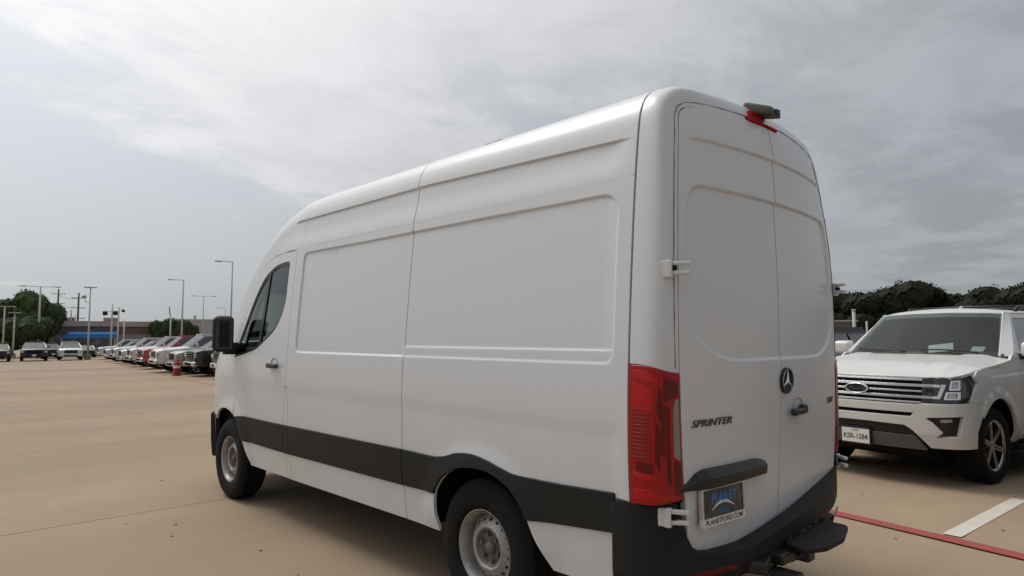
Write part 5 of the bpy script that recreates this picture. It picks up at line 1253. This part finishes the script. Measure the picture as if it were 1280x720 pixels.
box('wall', (2.2, 3, .9), (6.5, 6, 4.8), pmat('cream_wall', (.42, .40, .34), .85, noise=.2, nscale=.7), sh); box('roof', (2.2, 3, 3.5), (6.9, 6.5, .35), WHR, sh)
wl = thing('boundary_wall', 'grey brown wall seen past the van right side', 'wall', (18, -38.2, gz(14, -38)), R(-167))
WLM = pmat('dark_grey_wall', (.115, .10, .095), .9, noise=.25, nscale=1.2)
box('wall', (2.3, 0, 1.25), (5.6, .25, 2.55), WLM, wl); box('coping', (2.3, 0, 2.56), (5.8, .35, .10), WALG, wl)
for k in range(4): box('pilaster', (-.3+1.7*k, .16, 1.25), (.25, .08, 2.5), WLM, wl)
t = thing('steel_post', 'pale steel post in front of the grey brown wall', 'post', (11.5, -34.5, gz(11, -34)))
tube('post_shaft', [(0, 0, 0), (0, 0, 3.0)], .085, WPOLE, t, seg=8); tube('post_shaft', [(-.5, -.4, 0), (-.5, -.4, 2.4)], .05, WPOLE, t, seg=8); V, F = lathe([(0, 3.06), (.12, 3.04), (.12, 2.98)], 8, 'Z'); mesh_obj('post_cap', V, F, WPOLE, t)

# ================================================================ trees
LEAF1 = pmat('leaf_dark_green', (.060, .088, .030), .7, noise=.5, nscale=.8, spec=.2); LEAF2 = pmat('leaf_mid_green', (.095, .130, .045), .7, noise=.5, nscale=.8, spec=.2)
LEAF3 = pmat('leaf_backlit_green', (.020, .027, .013), .8, noise=.5, nscale=.6, spec=.2)  # backlit darkness of the right-hand trees put into the leaf colour
BARK = pmat('bark', (.09, .075, .06), .9, noise=.4, nscale=5)
def crown_mesh(seed, w, h, n=5200, leaf=.22, blobs=11):
    g = np.random.default_rng(seed); B = []
    for _ in range(blobs):
        a = g.uniform(0, 6.283); rr = g.uniform(0, .62)**.8*w/2; B.append((rr*math.cos(a), rr*math.sin(a), g.uniform(.32, .80)*h, g.uniform(.17, .32)*w))
    B.append((0, 0, h*.62, w*.33)); V = []; F = []; NV = []; wts = np.array([b[3]**2 for b in B]); wts /= wts.sum()
    ch = g.choice(len(B), n, p=wts)
    for i in range(n):
        x0, y0, z0, r = B[ch[i]]; d = g.normal(size=3); d /= np.linalg.norm(d); q = r*g.uniform(.55, 1.0)**.5*(1+.12*math.sin(7*d[0]+5*d[2]+seed)); p = np.array([x0, y0, z0])+d*q*np.array([1, 1, .78])
        if p[2] < .12*h: continue
        s = leaf*g.uniform(.6, 1.4); a = g.normal(size=3); a /= np.linalg.norm(a); b = np.cross(a, g.normal(size=3)); b /= np.linalg.norm(b)
        k = len(V); V += [p-a*s, p+b*s*.55, p+a*s, p-b*s*.55]; F.append((k, k+1, k+2, k+3)); nn_ = d+np.array([0, 0, .15])+.16*g.normal(size=3); nn_ = nn_/np.linalg.norm(nn_); NV += [nn_]*4
    for (x0, y0, z0, r) in B:      # opaque core added in every bough mass to block sky showing through
        for i in range(9):
            for j in range(14):
                ph = math.pi*(i+.5)/9; th = 2*math.pi*j/14+i; d = np.array([math.sin(ph)*math.cos(th), math.sin(ph)*math.sin(th), math.cos(ph)]); rr = r*.80*(1+.12*math.sin(5*th+3*ph+seed)); p = np.array([x0, y0, z0])+d*rr*np.array([1, 1, .78])
                a = np.cross(d, [0.1, .2, 1]); a /= np.linalg.norm(a); b = np.cross(d, a); s = r*.30; k = len(V); V += [p-a*s, p+b*s, p+a*s, p-b*s]; F.append((k, k+1, k+2, k+3)); NV += [d]*4
    for q, f in enumerate(F):
        gn = np.cross(V[f[2]]-V[f[0]], V[f[3]]-V[f[1]])
        if gn@NV[f[0]] < 0: F[q] = f[::-1]
    V = np.array(V); V[:, 2] *= h/V[:, 2].max(); V[:, :2] *= (w/2)/np.percentile(np.abs(V[:, :2]), 98.5)
    me = bpy.data.meshes.new('crown'); me.from_pydata([tuple(v) for v in V], [], F); me.update(); me.polygons.foreach_set('use_smooth', [True]*len(F)); me.normals_split_custom_set_from_vertices([tuple(n_) for n_ in NV]); return me
def trunk_mesh(seed, h, r):
    g = np.random.default_rng(seed+99); V = []; F = []
    def br(p, q, r0, r1, n=4, seg=7):
        p, q = Vector(p), Vector(q); ax = (q-p).normalized(); a = ax.cross(Vector((0, 1, .1))).normalized(); b = ax.cross(a); k0 = len(V)
        for i in range(n+1):
            c = p.lerp(q, i/n)+Vector(g.normal(size=3)*r0*.25 if 0 < i < n else (0, 0, 0)); rr = r0+(r1-r0)*i/n
            for k in range(seg): an = 6.2832*k/seg; V.append(c+a*rr*math.cos(an)+b*rr*math.sin(an))
        for i in range(n):
            for k in range(seg): F.append((k0+i*seg+k, k0+i*seg+(k+1) % seg, k0+(i+1)*seg+(k+1) % seg, k0+(i+1)*seg+k))
    br((0, 0, -.1), (0, 0, h*.45), r, r*.7)
    for k in range(6):
        a = k*1.05+g.uniform(0, .5); br((0, 0, h*(.28+.03*k)), (math.cos(a)*h*.28, math.sin(a)*h*.28, h*g.uniform(.55, .8)), r*.45, r*.12)
    me = bpy.data.meshes.new('trunk'); me.from_pydata([tuple(v) for v in V], [], F); me.update(); return me
CM = [crown_mesh(s, 7.5, 7, 8000, .15, 13) for s in (1, 2, 3)]+[crown_mesh(s, 10, 9, 14000, .16, 18) for s in (11, 12)]
TM = [trunk_mesh(1, 7, .22), trunk_mesh(2, 9, .32)]
MC = {}
def tree(label, x, y, top, w, k, mat, rot, group=None, squash=None):
    me = CM[k]; key = (k, mat.name)
    if key not in MC:
        m2 = me.copy() if any(q[0] == k for q in MC) else me
        m2.materials.clear(); m2.materials.append(mat); MC[key] = m2
    me = MC[key]; H0, W0 = (7, 7.5) if k < 3 else (9, 10); b = gz(x, y)
    t = thing('tree', label, 'tree', (x, y, b), rot, group); hh = (top-b)/H0; ww = w/W0; t.scale = (ww, ww, hh)
    c = bpy.data.objects.new('crown', me); link(c, t); m = TM[0 if k < 3 else 1]
    if not m.materials: m.materials.append(BARK)
    tr = bpy.data.objects.new('trunk', m); link(tr, t); return t
G1 = 'trees at the left of the lot'
tree('big round-crowned tree left of the utility poles', 97.7, -9.0, 7.5, 4.7, 1, LEAF2, .4, G1)
tree('broad dark tree cut by the left edge of the photo', 98.0, -6.2, 6.4, 5.2, 0, LEAF1, 1.9, G1)
tree('dark tree filling the gap right of the double-arm pole', 97.5, -10.9, 5.9, 3.2, 2, LEAF1, 2.2, G1)
tree('low dark tree under the big round-crowned one', 93.5, -8.3, 4.2, 5.0, 0, LEAF1, 4.0, G1)
tree('tree beyond the left edge of the photo', 98.0, -.5, 7.2, 7, 3, LEAF1, 5.0, G1)
G2 = 'low trees before the warehouse'
tree('low bushy tree right of the three masts', 105.7, -21.5, 3.5, 3.6, 0, LEAF1, .3, G2)
tree('low bushy tree left of the pale-roofed building', 101.0, -22.4, 3.0, 3.0, 2, LEAF2, 1.3, G2)
tree('rounded tree behind the mast with the pennant', 94.9, -23.3, 4.2, 3.4, 1, LEAF1, 2.3, G2)
tree('rounded tree behind the one-armed pole', 94.4, -25.2, 4.0, 2.8, 0, LEAF1, 3.3, G2)
tree('small tree at the warehouse corner', 94.1, -26.7, 3.3, 1.8, 2, LEAF1, .9, G2)
G3 = 'dark trees along the skyline at right'
TR = [(1036, 5.3), (1050, 6.2), (1064, 7.2), (1082, 7.5), (1099, 7.2), (1122, 7.6), (1140, 8.0), (1158, 7.0), (1172, 6.2), (1189, 6.4), (1206, 5.9), (1222, 6.2), (1240, 6.6), (1256, 7.0), (1273, 7.6), (1292, 7.9), (1315, 7.6)]
LB = ['just past the van side', 'second along from the van', 'above the grey brown wall', 'left of the first high crown', 'between the two high crowns at left', 'left shoulder of the tallest crown', 'tallest crown, above the windshield', 'right shoulder of the tallest crown', 'in the dip above the SUV antenna', 'small rounded top right of the dip', 'lowest top of the skyline', 'rounded top over the roof rail', 'rising top right of the roof rail', 'third from the right edge', 'tall one at the right edge', 'cut by the right edge', 'beyond the right edge']
fpx = 816.29
for (u, top), lb, i in zip(TR, LB, range(99)):
    top = top-.72; b = -.7587-math.atan((u-640)/fpx/math.cos(.0737)); dist = 76+(i*37 % 11)
    x = CAMLOC.x+dist*math.cos(b); y = CAMLOC.y+dist*math.sin(b)
    tree('dark tree on the right skyline, '+lb, round(x, 1), round(y, 1), 1.51+(top-1.51)*dist/80, 6.4+(i*13 % 5)*.5, (i*2+1) % 5 if i % 3 else 4, LEAF3, i*1.7, G3)
for i in range(9):
    x = 34-6.5*i; tree('dark filler tree of the second row behind the skyline, '+('far left, beyond the van', 'left, beyond the van', 'beside the van edge', 'behind the wall', 'behind the windshield left', 'behind the windshield right', 'behind the roof rail', 'behind the right edge', 'beyond the right edge')[8-i], x, -90-(i*5 % 4), 6.3, 11, 3+i % 2, LEAF3, i*2.1, 'second row of trees behind the right skyline')
# undergrowth that closes the foot of the skyline
ug = bpy.data.objects.new('undergrowth', None)
gq = np.random.default_rng(5); V = []; F = []
for i in range(9000):
    x = gq.uniform(-22, 36); y = -74+gq.normal()*1.6; z = gz(0, -74)+abs(gq.uniform(0, 1))**.8*3.3; s = .38*gq.uniform(.6, 1.4); a = gq.normal(size=3); a /= np.linalg.norm(a); b = np.cross(a, gq.normal(size=3)); b /= np.linalg.norm(b)
    p = np.array([x, y, z]); k = len(V); V += [p-a*s, p+b*s*.6, p+a*s, p-b*s*.6]; F.append((k, k+1, k+2, k+3))
bpy.data.objects.remove(ug)
ug = mesh_obj('undergrowth', V, F, LEAF3, None); tag(ug, 'dark undergrowth along the foot of the right-hand trees', 'undergrowth', kind='stuff')
GRASS = pmat('verge_grass', (.06, .08, .03), .9, noise=.4, nscale=2)
V = [(-60, -66, 0), (60, -66, 0), (60, -130, 0), (-60, -130, 0)]; o = mesh_obj('verge', [(a, b, gz(a, b)+.006) for a, b, c in V], [(0, 1, 2, 3)], GRASS); tag(o, kind='structure')

# a few pebbles and leaf scraps on the concrete
PEB = pmat('pebble_dark', (.10, .08, .06), .9, noise=.4, nscale=40)
V = []; F = []; gq = np.random.default_rng(3)
spots = [(4.62, 1.86), (4.31, 1.58), (6.15, 1.18), (4.0, 1.7), (3.2, 1.35), (7.5, 2.4), (9.2, 1.1), (5.9, 2.6), (.2, -2.2), (.9, -3.6), (-.3, -3.1), (1.6, -4.1)]
for sx_, sy_ in spots+[(gq.uniform(1.5, 14), gq.uniform(.8, 3.2)) for _ in range(5)]:
    r_ = gq.uniform(.006, .016); k = len(V); z = gz(sx_, sy_)
    for a_ in range(5): V.append((sx_+r_*gq.uniform(.7, 1.3)*math.cos(a_*1.256), sy_+r_*gq.uniform(.7, 1.3)*math.sin(a_*1.256), z+.001))
    V.append((sx_, sy_, z+r_*.6)); F += [(k+i, k+(i+1) % 5, k+5) for i in range(5)]
o = mesh_obj('pebbles', V, F, PEB, None); tag(o, 'scattered pebbles and leaf scraps on the concrete', 'pebbles', kind='stuff')
